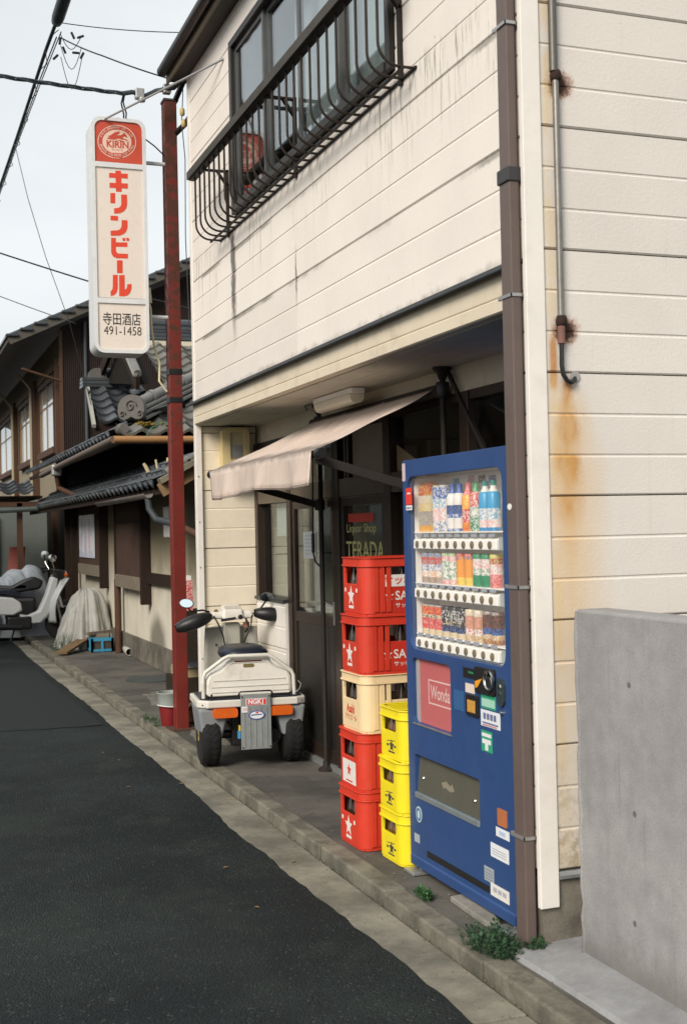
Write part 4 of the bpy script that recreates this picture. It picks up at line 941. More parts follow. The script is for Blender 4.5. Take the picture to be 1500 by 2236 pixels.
# poster recess
V(MB().box(.0665, .4715, .022, .028, .6885, .9815), 'poster', plain('poster_pink', (.44,.115,.115), .5, .08))
V(MB().box(.0665, .105, .018, .0215, .6885, .9815), 'poster_edge', plain('poster_grey', (.33,.30,.30), .6, .1))
fr = MB().plate([(.195,.785),(.445,.785),(.445,.895),(.195,.895)], [[(.202,.792),(.438,.792),(.438,.888),(.202,.888)]], (0,.0205,0), t=.001)
V(fr, 'poster_frame', plain('poster_pale', (.62,.40,.38), .6, .1))
text('Wonda', .085, plain('poster_pale', (0,0,0)), vm, (.32,.0205,.838), (1,0,0), (0,0,1), (0,-1,0), width=.205, bold=.02, world=False)
V(MB().box(.066, .472, -.004, .002, .680, .687), 'poster_sill', M_STEEL)
# coin and note hardware
V(MB().box(.608, .722, -.004, .001, .950, .990), 'display_strip', M_BLACK)
V(MB().box(.660, .705, -.0052, -.0041, .970, .978), 'display_digits', plain('led_green', (.02,.20,.08), .5, .1))
V(MB().plate(rrect(.727, .90, .900, 1.006, .012, 3), [], (0,-.012,0), t=.013), 'coin_unit', M_BLACK, bevel=.003)
V(MB().lathe([(.042,.0),(.045,-.008),(.036,-.010),(.030,-.004),(.028,.0)], (.868,-.0125,.962), 20, 'y'), 'coin_ring', M_CHROME, smooth=50)
V(MB().lathe([(.028,.0),(.026,-.006),(.005,-.008)], (.868,-.0135,.952), 16, 'y'), 'return_knob', M_CHROME, smooth=50)
V(MB().plate([(.735,.945),(.80,.962),(.76,.925),(.74,.918)], [], (0,-.0135,0), t=.002), 'coin_arrow', plain('amber_plastic', (.72,.30,.02), .4, .08))
V(MB().plate(rrect(.918, .978, .868, .978, .028, 5), [], (0,-.010,0), t=.011), 'note_slot', plain('dark_teal', (.03,.045,.05), .35, .1), bevel=.003)
V(MB().lathe([(.012,.0),(.010,-.004)], (.948,-.0105,.945), 12, 'y').lathe([(.009,.0),(.008,-.004)], (.944,-.0105,.918), 12, 'y'), 'slot_lamp', M_CHROME)
V(MB().plate(rrect(.636, .748, .797, .884, .006, 2), [], (0,-.010,0), t=.011), 'card_reader', M_BLACK, bevel=.003)
V(MB().box(.655, .728, -.0112, -.0102, .812, .862), 'reader_window', lab((.60,.28,.04), (.28,.23,.10)))
V(MB().lathe([(.010,.0),(.009,-.008),(.004,-.010)], (.948,-.0005,.842), 12, 'y'), 'lock', M_CHROME, smooth=40)
V(MB().box(.505, .60, -.0012, .0004, .802, .886), 'clear_card', plain('card_blue', (.035,.105,.24), .3, .1))
def sticker(u0, u1, z0, z1, mat, name='sticker', d=-.0014): return V(MB().box(u0, u1, d, d+.0018, z0, z1), name, mat)
M_SGRN = plain('sticker_green', (.03,.30,.16), .5, .1); M_SWHT = plain('sticker_white', (.66,.68,.70), .5, .06); M_SGRY = plain('sticker_grey', (.30,.34,.36), .6, .15)
M_SINK = plain('sticker_ink', (.12,.14,.25), .6, .1)
sticker(.622, .706, .888, .926, plain('sticker_cream', (.66,.56,.48), .5, .1))
sticker(.765, .893, .842, .898, M_SGRN); s1 = sticker(.773, .886, .850, .882, plain('sticker_mint', (.32,.55,.45), .5, .1), d=-.0030)
sticker(.760, .928, .770, .836, M_SWHT)
for k in range(4): sticker(.785+.03*k, .805+.03*k, .800, .824, M_SINK, 'print_mark', -.0030)
sticker(.775, .91, .782, .788, M_SINK, 'print_line', -.0030); sticker(.775, .90, .774, .778, plain('print_rose', (.5,.15,.2), .6, .1), 'print_line', -.0030)
sticker(.760, .855, .668, .752, M_SGRN); sticker(.768, .848, .728, .742, M_SWHT, 'print_line', -.003)
V(MB().plate([(.770,.718),(.845,.718),(.845,.700),(.820,.700),(.820,.674),(.795,.674),(.795,.700),(.770,.700)], [], (0,-.003,0), t=.0012), 'letter_mark', M_SWHT)
sticker(.038, .105, 1.68, 1.757, M_REDP); sticker(.038, .105, 1.655, 1.677, M_SWHT); sticker(.045, .098, 1.663, 1.668, M_SINK, 'print_line', -.003); sticker(.058,.09,1.728,1.735, M_SWHT, 'print_line', -.003)
V(MB().plate(circ(.105,.272,.034,24,.036), [], (0,-.0014,0), t=.0018), 'round_sticker', plain('sticker_pale_teal', (.40,.52,.52), .5, .1))
V(MB().plate(circ(.105,.272,.027,24,.029), [circ(.105,.272,.018,20,.020)], (0,-.003,0), t=.0012), 'sticker_ring', plain('ring_blue', (.06,.13,.28), .5, .1))
sticker(.05, .108, .140, .178, M_SGRY)
V(MB().plate(rrect(.890, .968, .395, .462, .004, 2), [], (0,-.004,0), t=.005), 'permit_holder', plain('permit_orange', (.38,.13,.05), .5, .2))
sticker(.870, .982, .348, .384, M_SWHT); sticker(.90, .95, .358, .374, plain('sticker_pale_blue', (.38,.48,.62), .5, .1), 'print_mark', -.003)
sticker(.820, .974, .256, .312, M_SWHT); sticker(.758, .842, .146, .204, M_SGRY)
for k in range(4): sticker(.765+.0*k, .835, .155+.012*k, .159+.012*k, plain('sticker_grey_dark', (.2,.22,.24), .6, .1), 'print_line', -.003)
sticker(.815, .972, .100, .150, plain('sticker_ivory', (.64,.63,.58), .5, .06), d=-.0030)
for z in (.29,.28,.27): sticker(.835, .955, z, z+.0025, plain('print_grey', (.35,.35,.38), .6, .1), 'print_line', -.003)
for k in range(3): sticker(.84+.04*k, .87+.04*k, .120, .138, plain('print_grey', (.35,.35,.38), .6, .1), 'print_mark', -.0046)
# pick-up bay
V(MB().box(.0725,.7275,.185,.19,.3525,.5415).box(.0725,.7275,.036,.184,.3525,.356).box(.0725,.7275,.036,.184,.538,.5415), 'bay_lining', plain('bay_dark', (.035,.034,.03), .5, .2))
V(MB().plate([(.076,.376),(.724,.376),(.724,.538),(.076,.538)], [], (0,-.03,0), v=(0,.10,.995), t=.004), 'bay_flap', plain('bay_flap', (.090,.088,.070), .22, .15, 5, .05))
V(MB().box(.074, .726, -.006, .03, .346, .372), 'bay_lip', plain('lip_steel', (.22,.26,.28), .4, .2, metal=.4), bevel=.004)
V(MB().plate([(.33,.455),(.38,.47),(.42,.455),(.44,.468),(.46,.44),(.42,.43),(.37,.44),(.35,.432)], [], (0,.0125,0), t=.001), 'flap_print', plain('flap_print', (.22,.20,.15), .5, .3, 60))
for u in (.135, .66): V(MB().lathe([(.009,.0),(.006,-.006)], (u,.013,.44), 10, 'y'), 'flap_pin', M_CHROME, smooth=40)
V(MB().box(.0, .035, -.0008, .0004, 1.79, 1.872), 'scuffed_corner', plain('scuff_pink', (.52,.42,.45), .6, .1))

# ------------------------------------------------------------------ beer crates and bottles
def star(cx, cy, r, ri=.40, sy=1.0):
    return [(cx+(r if i % 2 == 0 else r*ri)*math.sin(PI*i/5), cy+sy*(r if i % 2 == 0 else r*ri)*math.cos(PI*i/5)) for i in range(10)]
def crate(name, label, mat, matd, w, d, h, loc, rz, prints, group):
    t = thing(name, label, 'crate', loc, -PI/2+rz, group); rc = .055
    def B(mb, nm, m=mat, par=t, **k): return mb.build(nm, m, par, False, **k)
    # end walls (short): grip hole
    hz0, hz1 = h*.545, h*.865
    hole = [(w*.20,hz0),(w*.70,hz0),(w*.735,hz0+.02),(w*.735,hz1-.03),(w*.71,hz1-.008),(w*.68,hz1),(w*.26,hz1),(w*.225,hz1-.012),(w*.20,hz1-.04)]
    B(MB().plate([(rc,.012),(w-rc,.012),(w-rc,h-.035),(rc,h-.035)], [hole], (0,0,0), t=.014), 'end_wall', bevel=.002)
    B(MB().plate([(rc,.012),(w-rc,.012),(w-rc,h-.035),(rc,h-.035)], [hole], (0,d-.014,0), t=.014), 'end_wall')
    lh = [(rc+.035,h*.56),(d-rc-.035,h*.56),(d-rc-.035,h*.78),(d-rc-.06,h*.86),(rc+.06,h*.86),(rc+.035,h*.78)]
    for x in (w-.003, .024):
        B(MB().plate([(rc,.012),(d-rc,.012),(d-rc,h-.035),(rc,h-.035)], [lh], (x,0,0), (0,1,0), (0,0,1), (1,0,0), t=.014), 'side_wall', matd if x > .1 else mat, bevel=.002)
    # rounded corners with ribs
    for cxx, cyy, a0 in ((rc,rc,180),(w-rc,rc,270),(w-rc,d-rc,0),(rc,d-rc,90)):
        k = 8; arc = [(cxx+rc*math.cos(R(a0+90*i/k)), cyy+rc*math.sin(R(a0+90*i/k))) for i in range(k+1)]; arci = [(cxx+(rc-.014)*math.cos(R(a0+90*i/k)), cyy+(rc-.014)*math.sin(R(a0+90*i/k))) for i in range(k, -1, -1)]
        m = MB().prof(arc+arci, 'z', .012, h-.035)
        B(m, 'corner', smooth=35)
    # near corner: flat rib columns on the long side
    m = MB()
    for q in (.0, .034, .066): m.box(w-.004, w+.002, rc+.0+q, rc+.022+q, .02, h-.036)
    B(m, 'rib')
    o1, i1 = rrect(-.004, w+.004, -.004, d+.004, rc+.004, 6), rrect(.016, w-.016, .016, d-.016, rc-.016, 6)
    def ringp(z0, z1, oo, ii, nm): B(MB().plate(oo, [ii], (0,0,z1), (1,0,0), (0,1,0), (0,0,1), t=z1-z0), nm, bevel=.002)
    ringp(h-.0355, h-.003, rrect(-.001, w+.001, -.001, d+.001, rc, 6), i1, 'rim')
    ringp(h-.044, h-.036, rrect(-.008, w+.008, -.008, d+.008, rc+.008, 6), i1, 'rim_bead'); ringp(h-.0028, h+.002, rrect(-.008, w+.008, -.008, d+.008, rc+.008, 6), i1, 'rim_bead')
    ringp(.0, .0118, rrect(.003, w-.003, .003, d-.003, rc, 6), i1, 'base_ring')
    B(MB().box(.016, w-.016, .016, d-.016, .004, .009), 'floor')
    for p in prints: p(t, w, d, h)
    return t
FU, FV, FN = (1,0,0), (0,0,1), (0,-1,0)
SU, SN = (0,1,0), (1,0,0)
M_CW = plain('crate_print_white', (.66,.62,.58), .5, .08); M_CR = plain('crate_print_red', (.55,.05,.03), .5, .08)
def flat(t, polys, mat, o, u, n, name): 
    m = MB()
    for p in polys: m.plate(p, [], o, u, (0,0,1), n, t=.0008)
    m.build(name, mat, t, False)
def pr_star(t, w, d, h):
    flat(t, [star(w*.46, h*.33, .050, .42, 1.05)], M_CW, (0,-.0008,0), FU, FN, 'star_print')
    flat(t, [[(w*.36,h*.115),(w*.56,h*.115),(w*.56,h*.165),(w*.36,h*.165)]], M_CW, (0,-.0008,0), FU, FN, 'print_strip')
    for u in (.22, .70): flat(t, [rrect(w*u-.010, w*u+.010, h*.40, h*.47, .004, 2)], M_CW, (0,-.0008,0), FU, FN, 'print_mark')
def pr_label(t, w, d, h):
    flat(t, [[(w*.22,h*.08),(w*.78,h*.08),(w*.78,h*.48),(w*.22,h*.48)]], M_CW, (0,-.0008,0), FU, FN, 'white_label'); flat(t, [star(w*.5, h*.31, .032, .42)], M_CR, (0,-.0018,0), FU, FN, 'star_print')
    flat(t, [[(w*.36,h*.11),(w*.64,h*.11),(w*.64,h*.135),(w*.36,h*.135)]], M_CR, (0,-.0018,0), FU, FN, 'print_strip')
    flat(t, [[(.14,h*.10),(.34,h*.10),(.34,h*.48),(.14,h*.48)]], M_CW, (w-.0022,0,0), SU, SN, 'white_label')
def pr_side(t, w, d, h):
    flat(t, [star(.135, h*.34, .026, .42)], M_CW, (w-.0022,0,0), SU, SN, 'star_print')
    text('SAPPORO', .062, M_CW, t, (w-.002, .165, h*.335), SU, (0,0,1), SN, width=.255, align='LEFT', world=False, bold=.015)
    text('サッポロビール', .026, M_CW, t, (w-.002, .165, h*.17), SU, (0,0,1), SN, width=.20, align='LEFT', world=False, bold=.01)
def pr_band(t, w, d, h):
    flat(t, [[(.095,h*.50),(.37,h*.50),(.37,h*.705),(.095,h*.705)]], M_CW, (w-.0012,0,0), SU, SN, 'white_band')
    text('サッポロ', .048, M_CR, t, (w-.0005, .105, h*.60), SU, (0,0,1), SN, width=.20, align='LEFT', world=False, bold=.02)
def pr_asahi(t, w, d, h):
    text('Asahi', .06, M_CR, t, (w*.47, -.0008, h*.37), FU, FV, FN, width=.105, world=False, bold=.03)
    text('アサヒビール', .035, M_CR, t, (w*.47, -.0008, h*.22), FU, FV, FN, width=.15, world=False, bold=.01)
M_CK = plain('crate_print_dark', (.05,.05,.04), .6, .1)
def pr_yel(t, w, d, h):
    flat(t, [star(w*.55, h*.27, .030, .5), [(w*.38,h*.355),(w*.68,h*.39),(w*.68,h*.375),(w*.38,h*.34)], [(w*.36,h*.25),(w*.44,h*.25),(w*.44,h*.29),(w*.36,h*.29)], [(w*.64,h*.25),(w*.72,h*.25),(w*.72,h*.29),(w*.64,h*.29)], [(w*.42,h*.13),(w*.66,h*.13),(w*.66,h*.16),(w*.42,h*.16)]], M_CK, (0,-.0008,0), FU, FN, 'dark_print')
M_CRED = plain('crate_red', (.52,.036,.016), .5, .14, 4, .06, 70, dirt=.22, dcol=(.42,.10,.06)); M_CREDD = plain('crate_red_deep', (.46,.028,.015), .5, .14, 4, .06, 70, dirt=.22, dcol=(.34,.07,.045))
M_CCRM = plain('crate_cream', (.70,.54,.32), .45, .08, 5, .04, 70, dirt=.08, dcol=(.4,.28,.12)); M_CYEL = plain('crate_yellow', (.72,.60,.015), .42, .08, 5, .04, 70, dirt=.25, dcol=(.42,.34,.07))
CWD, CD, CH = .335, .45, .285
cr_spec = [('red crate at the foot of the tall stack', M_CRED, M_CREDD, [pr_star, pr_label if 0 else (lambda t,w,d,h: flat(t, [[(.14,h*.2),(.34,h*.2),(.34,h*.6),(.14,h*.6)]], M_CW, (w-.0022,0,0), SU, SN, 'white_label'))], 2.145, 6.005),
           ('red crate with a white star label, second from the bottom of the tall stack', M_CRED, M_CREDD, [pr_label], 2.152, 6.000),
           ('cream crate in the middle of the tall red stack', M_CCRM, M_CCRM, [pr_asahi], 2.160, 5.985),
           ('red crate directly on top of the cream crate', M_CRED, M_CREDD, [pr_star, pr_side], 2.166, 5.985),
           ('red crate with a white side band, topmost of the tall stack', M_CRED, M_CREDD, [pr_star, pr_side, pr_band], 2.178, 5.978)]
# beer bottle
def m_bottle(name, c):
    m, b = new_mat(name); setp(b, color=c, rough=.12, spec=.7); return m
bt_me = MB().lathe([(.029,0),(.031,.006),(.031,.135),(.027,.165),(.0155,.205),(.0135,.235),(.0155,.240),(.0155,.252),(.012,.254)], (0,0,0), 12).mesh('beer_bottle'); bt_me.shade_smooth(); bt_me.materials.append(m_bottle('brown_bottle_glass', (.028,.017,.010)))
bt2 = bt_me.copy(); bt2.materials.clear(); bt2.materials.append(m_bottle('amber_bottle_glass', (.12,.062,.02)))
bt2.transform(Matrix.Diagonal((1,1,.84,1)))
def fill(t, w, d, n1, n2, me, lbl, grp):
    Mx = Matrix.Translation(t.location) @ Matrix.Rotation(t.rotation_euler.z, 4, 'Z')
    for i in range(n1):
        for j in range(n2):
            if not (j == 0 or i == n1-1): continue
            p = Mx @ Vector((.052+(w-.104)*i/(n1-1), .058+(d-.116)*j/(n2-1), .0095))
            o = bpy.data.objects.new('beer_bottle', me); COL.objects.link(o); o.location = p; tag(o, lbl, 'bottle', grp)
for i, (lb, m1, m2, prs, x, y) in enumerate(cr_spec):
    t = crate('beer_crate', lb, m1, m2, CWD, CD, CH, (x, y, -.003+i*(CH+.002)), R(random.Random(i).uniform(-1.0,1.0)), prs, 'crates stacked beside the vending machine')
    fill(t, CWD, CD, 4, 5, bt_me, 'brown beer bottle inside the ' + lb.split(',')[0] + (' of the tall stack' if ',' in lb else ''), 'bottles in the stacked crates')
for i, lb in enumerate(('yellow crate on the ground against the vending machine', 'yellow crate in the middle of the low yellow stack', 'open yellow crate on top of the low yellow stack')):
    t = crate('beer_crate', lb, M_CYEL, M_CYEL, .305, .42, .240, (2.215+.004*i-.004*(i == 1), 5.628-.004*i, -.003+i*.242), R((.6,-1.2,.8)[i]), [pr_yel], 'crates stacked beside the vending machine')
    t.location.y -= .0
    fill(t, .305, .42, 4, 4, bt2, 'amber bottle inside the ' + lb, 'bottles in the stacked crates')
# ------------------------------------------------------------------ delivery trike (local: x right, y forward)
M_TCRM = plain('trike_cream', (.585,.565,.505), .42, .10, 5, .06, 90, dirt=.42, dcol=(.24,.195,.13))
M_TGRY = plain('trike_grey', (.20,.215,.225), .5, .1, 6, .08, 70, dirt=.2)
M_TYRE = plain('tyre_rubber', (.008,.008,.008), .85, .3, 20, .5, 90)
M_YEL = plain('wheel_yellow', (.62,.46,.12), .5, .15)
M_ORL = plain('orange_lens', (.55,.10,.012), .25, .2, 40, .2, 160)
M_NAVY = plain('navy_vinyl', (.012,.016,.026), .38, .15, 10, .15, 80)
tk = thing('delivery_trike', 'small cream three-wheeled delivery scooter parked at the shop entrance', 'scooter', (2.285, 8.10, 0), R(-7))
def T(mb, name, mat, par=tk, **k): return mb.build(name, mat, par, False, **k)
def wheel(par, x, y, r, wd, yellow=True):
    prof = [(r*.55,-wd/2),(r*.80,-wd/2),(r*.95,-wd*.42),(r,-wd*.25),(r,wd*.25),(r*.95,wd*.42),(r*.80,wd/2),(r*.55,wd/2)]
    w_ = T(MB().lathe(prof, (x,y,r-.004), 28, 'x'), 'wheel', M_TYRE, par, smooth=40)
    m = MB()
    for k in range(28):
        a = 2*PI*k/28
        for s in (-1,1):
            c = Vector((x+s*wd*.17, y+math.cos(a)*(r+.001), r-.004+math.sin(a)*(r+.001))); tx = Vector((0,-math.sin(a),math.cos(a)))
            m.bar(c-tx*.012+Vector((s*.012,0,0)), c+tx*.010-Vector((s*.012,0,0)), .024, .003, (0,math.cos(a),math.sin(a)))
    T(m, 'tread', M_TYRE, w_)
    T(MB().lathe([(r*.56,-wd*.47),(r*.50,-wd*.30),(r*.2,-wd*.25),(r*.18,-wd*.5),(.0,-wd*.5)][::-1], (x,y,r-.004), 20, 'x').lathe([(r*.56,wd*.30),(r*.2,wd*.25),(.02,wd*.45)], (x,y,r-.004), 20, 'x'), 'rim', M_YEL if yellow else M_STEEL, w_, smooth=40)
    return w_
wheel(tk, -.275, .09, .205, .135); wheel(tk, .285, .09, .205, .135); wheel(tk, 0, 1.13, .20, .09)
T(MB().tube([(-.22,.09,.20),(.22,.09,.20)], .03, 8).box(-.13,.13,.0,.30,.13,.36), 'axle_case', M_BLACK, bevel=.02)
T(MB().tube([(.16,-.02,.19),(.17,.35,.20)], .045, 10), 'muffler', M_BLACK, smooth=40)
# rear tray
tr_o = [(-.300,-.115),(.300,-.115),(.362,-.075),(.368,-.02),(.368,.36),(-.368,.36),(-.368,-.02),(-.362,-.05)]
T(MB().plate(tr_o, [], (0,0,.455), (1,0,0), (0,1,0), (0,0,1), t=.05), 'tray', M_TCRM, bevel=.010, seg=3)
T(MB().plate([(x*.93,y*.9+.01) for x,y in tr_o], [], (0,0,.4635), (1,0,0), (0,1,0), (0,0,1), t=.008), 'tray_mat', M_NAVY)
for s in (-1, 1):
    T(MB().hexa([(s*.335,-.085,.20),(s*.205,-.085,.195),(s*.185,.28,.21),(s*.345,.28,.21)], [(s*.362,-.10,.402),(s*.150,-.09,.402),(s*.150,.33,.402),(s*.362,.33,.402)]), 'fender', M_TGRY, bevel=.02, seg=3)
    T(MB().plate(rrect(s*.185-.083, s*.185+.083, .340, .402, .018, 4), [], (0,-.128,0), t=.045), 'indicator', M_ORL, bevel=.006)
    T(MB().box(s*.185-.085, s*.185+.085, -.082, -.07, .338, .404), 'lamp_housing', M_BLACK)
# mudflap with ribs and stickers
T(MB().box(-.085, .118, -.138, -.132, .125, .492), 'mudflap', plain('flap_zinc', (.27,.29,.29), .5, .15, 9, .15, 80, metal=.35, dirt=.25), bevel=.004)
m = MB()
for k in range(5): m.tube([(-.062+k*.038,-.139,.14),(-.062+k*.038,-.139,.40)], .0035, 6)
T(m, 'flap_rib', plain('flap_zinc', (0,0,0)))
T(MB().tube([(-.095,-.09,.465),(-.095,-.135,.495),(-.085,-.14,.51),(.115,-.14,.51),(.128,-.135,.495),(.128,-.09,.465)], .006, 6), 'flap_hanger', M_BLACK, smooth=60)
T(MB().box(-.050,.088,-.1405,-.1388,.418,.462), 'sticker', M_SWHT); T(MB().box(-.046,.058,-.1418,-.1406,.421,.459), 'sticker_field', M_REDP)
text('NGK', .042, M_SWHT, tk, (.008,-.143,.440), (1,0,0), (0,0,1), (0,-1,0), width=.092, bold=.04, world=False)
T(MB().plate([(.066,.421),(.084,.421),(.084,.459),(.066,.459)], [], (0,-.1418,0), t=.001), 'sticker_mark', M_REDP)
T(MB().box(-.080,-.040,-.1436,-.1425,.372,.412), 'round_sticker', M_SWHT); text('10', .03, M_REDP, tk, (-.060,-.145,.392), (1,0,0), (0,0,1), (0,-1,0), world=False)
T(MB().plate(circ(.02,.352,.056,24,.030), [], (0,-.1432,0), t=.001), 'oval_sticker', M_SWHT)
T(MB().plate(circ(.02,.352,.056,24,.030), [circ(.02,.352,.046,24,.024)], (0,-.1440,0), t=.0007), 'oval_ring', plain('oval_blue', (.05,.08,.28), .5, .1))
T(MB().plate([(-.02,.348),(.055,.352),(.058,.360),(-.018,.357)], [], (0,-.1440,0), t=.0007), 'oval_script', M_SINK); T(MB().plate([(.012,.362),(.034,.364),(.030,.374),(.016,.372)], [], (0,-.1440,0), t=.0007), 'oval_mark', M_REDP)
T(MB().box(-.098,-.088,-.13,-.10,.25,.285), 'yellow_tag', plain('tag_yellow', (.6,.45,.05), .5, .1)); T(MB().box(-.105,-.088,-.13,-.10,.20,.248), 'blue_tag', plain('tag_blue', (.05,.25,.45), .5, .1))
# trunk body
tb = [(-.30,.475),(.285,.475),(.285,.585),(.262,.622),(.190,.650),(.155,.680),(.140,.722),(-.150,.722),(-.165,.680),(-.200,.650),(-.275,.622),(-.30,.585)]
body = MB(); k = len(tb)
def slab(pts, y0, y1, shrink): 
    cxm = 0; A = [(x, y0+(z-.475)*.25, z) for x, z in pts]; B = [(x*shrink, y1, .475+(z-.475)*.97) for x, z in pts]
    fs = [(i,(i+1)%k,k+(i+1)%k,k+i) for i in range(k)]; tt = tessellate_polygon([[Vector((x,z,0)) for x,z in pts]])
    for q in tt: fs += [tuple(q), tuple(k+i for i in reversed(q))]
    body.add(A+B, fs)
slab(tb, -.045, .36, .92)
bd = T(body, 'trunk_body', M_TCRM, bevel=.022, seg=3, smooth=60)
for z, wd in ((.575,.25),(.535,.265),(.50,.27)):
    T(MB().bar((-wd,-.045+(z-.475)*.25-.003,z),(wd-.01,-.045+(z-.475)*.25-.003,z), .006, .010), 'pressed_rib', M_TCRM, bd, bevel=.003)
T(MB().bar((-.10,.012,.695),(.085,.012,.695), .006, .010), 'red_stripe', plain('reflector_dark_red', (.14,.015,.012), .3, .1), bd)
T(MB().plate(rrect(-.042, .030, .655, .679, .008, 3), [], (0,-.0025,0), t=.008), 'badge', plain('badge_brass', (.16,.13,.05), .4, .2), bd)
T(MB().plate(rrect(-.13, .12, .640, .690, .02, 4), [rrect(-.127, .117, .643, .687, .018, 4)], (0,.002,0), t=.008), 'lid_line', M_TCRM, bd)
T(MB().tube([(-.315,-.02,.45),(-.315,-.02,.60),(-.300,-.02,.635),(-.175,-.02,.722),(-.145,-.02,.735),(.120,-.02,.735),(.150,-.02,.722),(.280,-.02,.625),(.296,-.02,.59),(.300,-.02,.45)], .0135, 10), 'grab_hoop', M_TCRM, smooth=60)
T(MB().bar((-.27,-.085,.455),(-.27,-.085,.495),.012,.012).bar((-.30,-.06,.455),(-.30,-.06,.49),.012,.012), 'tie_hook', M_BLACK)
# seat, floor, leg shield
def seatf(u, v):
    a = 2*PI*u; r_ = math.sin(PI*v); x = .165*math.copysign(abs(math.cos(a))**.6, math.cos(a))*r_**.5; y = .22+.22*math.copysign(abs(math.sin(a))**.6, math.sin(a))*r_**.5
    return Vector((x-.01, y+.02, .735-.055*math.cos(PI*v)+.012*(y-.2)*0))
T(MB().grid(seatf, 28, 10, True), 'seat', M_NAVY, smooth=180)
T(MB().box(-.17,.17,.36,.56,.22,.60), 'engine_cover', M_TCRM, bevel=.04, seg=3)
T(MB().plate(rrect(-.19,.19,.50,.95,.03,4), [], (0,0,.26), (1,0,0),(0,1,0),(0,0,1), t=.04), 'floor_board', M_TGRY, bevel=.008)
def shield(u, v):
    x = (u-.5)*2; ww = .19+.012*math.sin(v*3); z = .28+v*.585
    return Vector((x*ww, .90+.05*(x*x)*-1+.10*(1-v)*.3, z))
T(MB().grid(shield, 15, 12), 'leg_shield', plain('shield_grey', (.33,.325,.285), .5, .08, 5, .08, 80, dirt=.2), smooth=180, solid=.012)
T(MB().hexa([(-.075,.84,.30),(.075,.84,.30),(.07,.91,.30),(-.07,.91,.30)], [(-.062,.80,.90),(.062,.80,.90),(.06,.88,.90),(-.06,.88,.90)]), 'steering_column', plain('column_grey', (.36,.35,.30), .5, .08, 5, .06), bevel=.015, seg=3)
T(MB().box(-.012,.035,.806,.81,.842,.862), 'column_sticker', M_REDP)
for x in (-.11,.12): T(MB().lathe([(.009,0),(.006,-.006)], (x,.862,.735), 10, 'y'), 'hook', M_BLACK)
T(MB().hexa([(-.18,.93,.30),(.18,.93,.30),(.10,1.12,.40),(-.10,1.12,.40)], [(-.19,.90,.86),(.19,.90,.86),(.11,1.00,.88),(-.11,1.00,.88)]), 'front_fairing', M_TCRM, bevel=.03, seg=3)
T(MB().tube([(-.06,1.13,.20),(-.06,.98,.55)], .02, 8).tube([(.06,1.13,.20),(.06,.98,.55)], .02, 8), 'fork', M_BLACK)
T(MB().grid(lambda u, v: Vector(((v-.5)*.13, 1.13-.225*math.cos(PI*(.1+.75*u)), .20+.225*math.sin(PI*(.1+.75*u)))), 14, 3), 'front_fender', M_TCRM, smooth=180, solid=.008)
# handlebar cowl
T(MB().hexa([(-.16,.78,.93),(.165,.78,.925),(.15,.88,.93),(-.15,.88,.93)], [(-.155,.79,.985),(.16,.79,.985),(.14,.88,.99),(-.14,.88,.99)]), 'handlebar_cowl', M_TCRM, bevel=.022, seg=3)
T(MB().hexa([(-.075,.755,.925),(.085,.755,.92),(.09,.92,.94),(-.08,.92,.94)], [(-.07,.775,1.00),(.08,.775,1.0),(.075,.93,1.03),(-.065,.93,1.03)]), 'gauge_pod', M_TCRM, bevel=.018, seg=3)
T(MB().hexa([(-.05,.785,1.001),(.058,.785,1.001),(.05,.87,1.015),(-.045,.87,1.015)], [(-.05,.785,1.004),(.058,.785,1.004),(.05,.87,1.019),(-.045,.87,1.019)]), 'gauge_glass', plain('gauge_face', (.42,.40,.36), .2, .3, 50))
T(MB().lathe([(.017,.0),(.017,-.010),(.011,-.014)], (.055,.756,.945), 14, 'y'), 'ignition_lock', M_BLACK, smooth=40)
T(MB().bar((-.085,.765,.922),(.02,.752,.935), .02, .02), 'cable_cover', M_BLACK)
T(MB().lathe([(.018,0),(.014,-.01)], (-.115,.81,.985), 12, 'y'), 'horn_button', plain('badge_brass', (0,0,0)))
for s, c, tilt in ((-1, (-.285,.78,.915), .32), (1, (.305,.80,.950), -.10)):
    def mit(u, v, s=s, c=c, tilt=tilt):
        a = 2*PI*u; r_ = math.sin(PI*(.06+.86*v))**.42; t = (v-.5)*.27*s
        x, y, z = t, .09*math.cos(a)*r_, (.066+.014*math.cos(a*2))*math.sin(a)*r_
        return Vector((c[0]+x*math.cos(tilt)-z*math.sin(tilt), c[1]+y, c[2]+x*math.sin(tilt)+z*math.cos(tilt)))
    T(MB().grid(mit, 20, 12, True), 'hand_cover', plain('vinyl_black', (.010,.010,.011), .42, .2, 12, .35, 26), smooth=180)
    zz = c[2]+.05
    hx, hz = (-.335, 1.055) if s < 0 else (.262, 1.085)
    T(MB().tube([(s*.165,.80,.985),(s*.215,.79,1.0),(hx*.9+.0,.78,zz+.03 if s < 0 else 1.03),(hx,.775,hz-.02)], .007, 6), 'mirror_stalk', M_BLACK, smooth=60)
    mr_ = T(MB().lathe([(.0,-.014),(.030,-.012),(.055,-.002),(.060,.004),(.057,.006)], (0,0,0), 20, 'y'), 'mirror', M_BLACK, smooth=50)
    mr_.location = (hx,.765,hz); mr_.scale = (.92,1,.60); mr_.rotation_euler = (R(20 if s < 0 else -12), R(8*s), R(166 if s < 0 else 168))
    g = T(MB().lathe([(.0,.0),(.052,.0008),(.052,.0012)], (0,.0055,0), 20, 'y'), 'mirror_glass', plain('mirror_silver', (.62,.70,.74), .04, 0, 5, 0, metal=1.0), mr_)
    T(MB().tube([(s*.15,.76,.965),(s*.25,.74,.975)], .006, 6), 'brake_lever', M_BLACK)
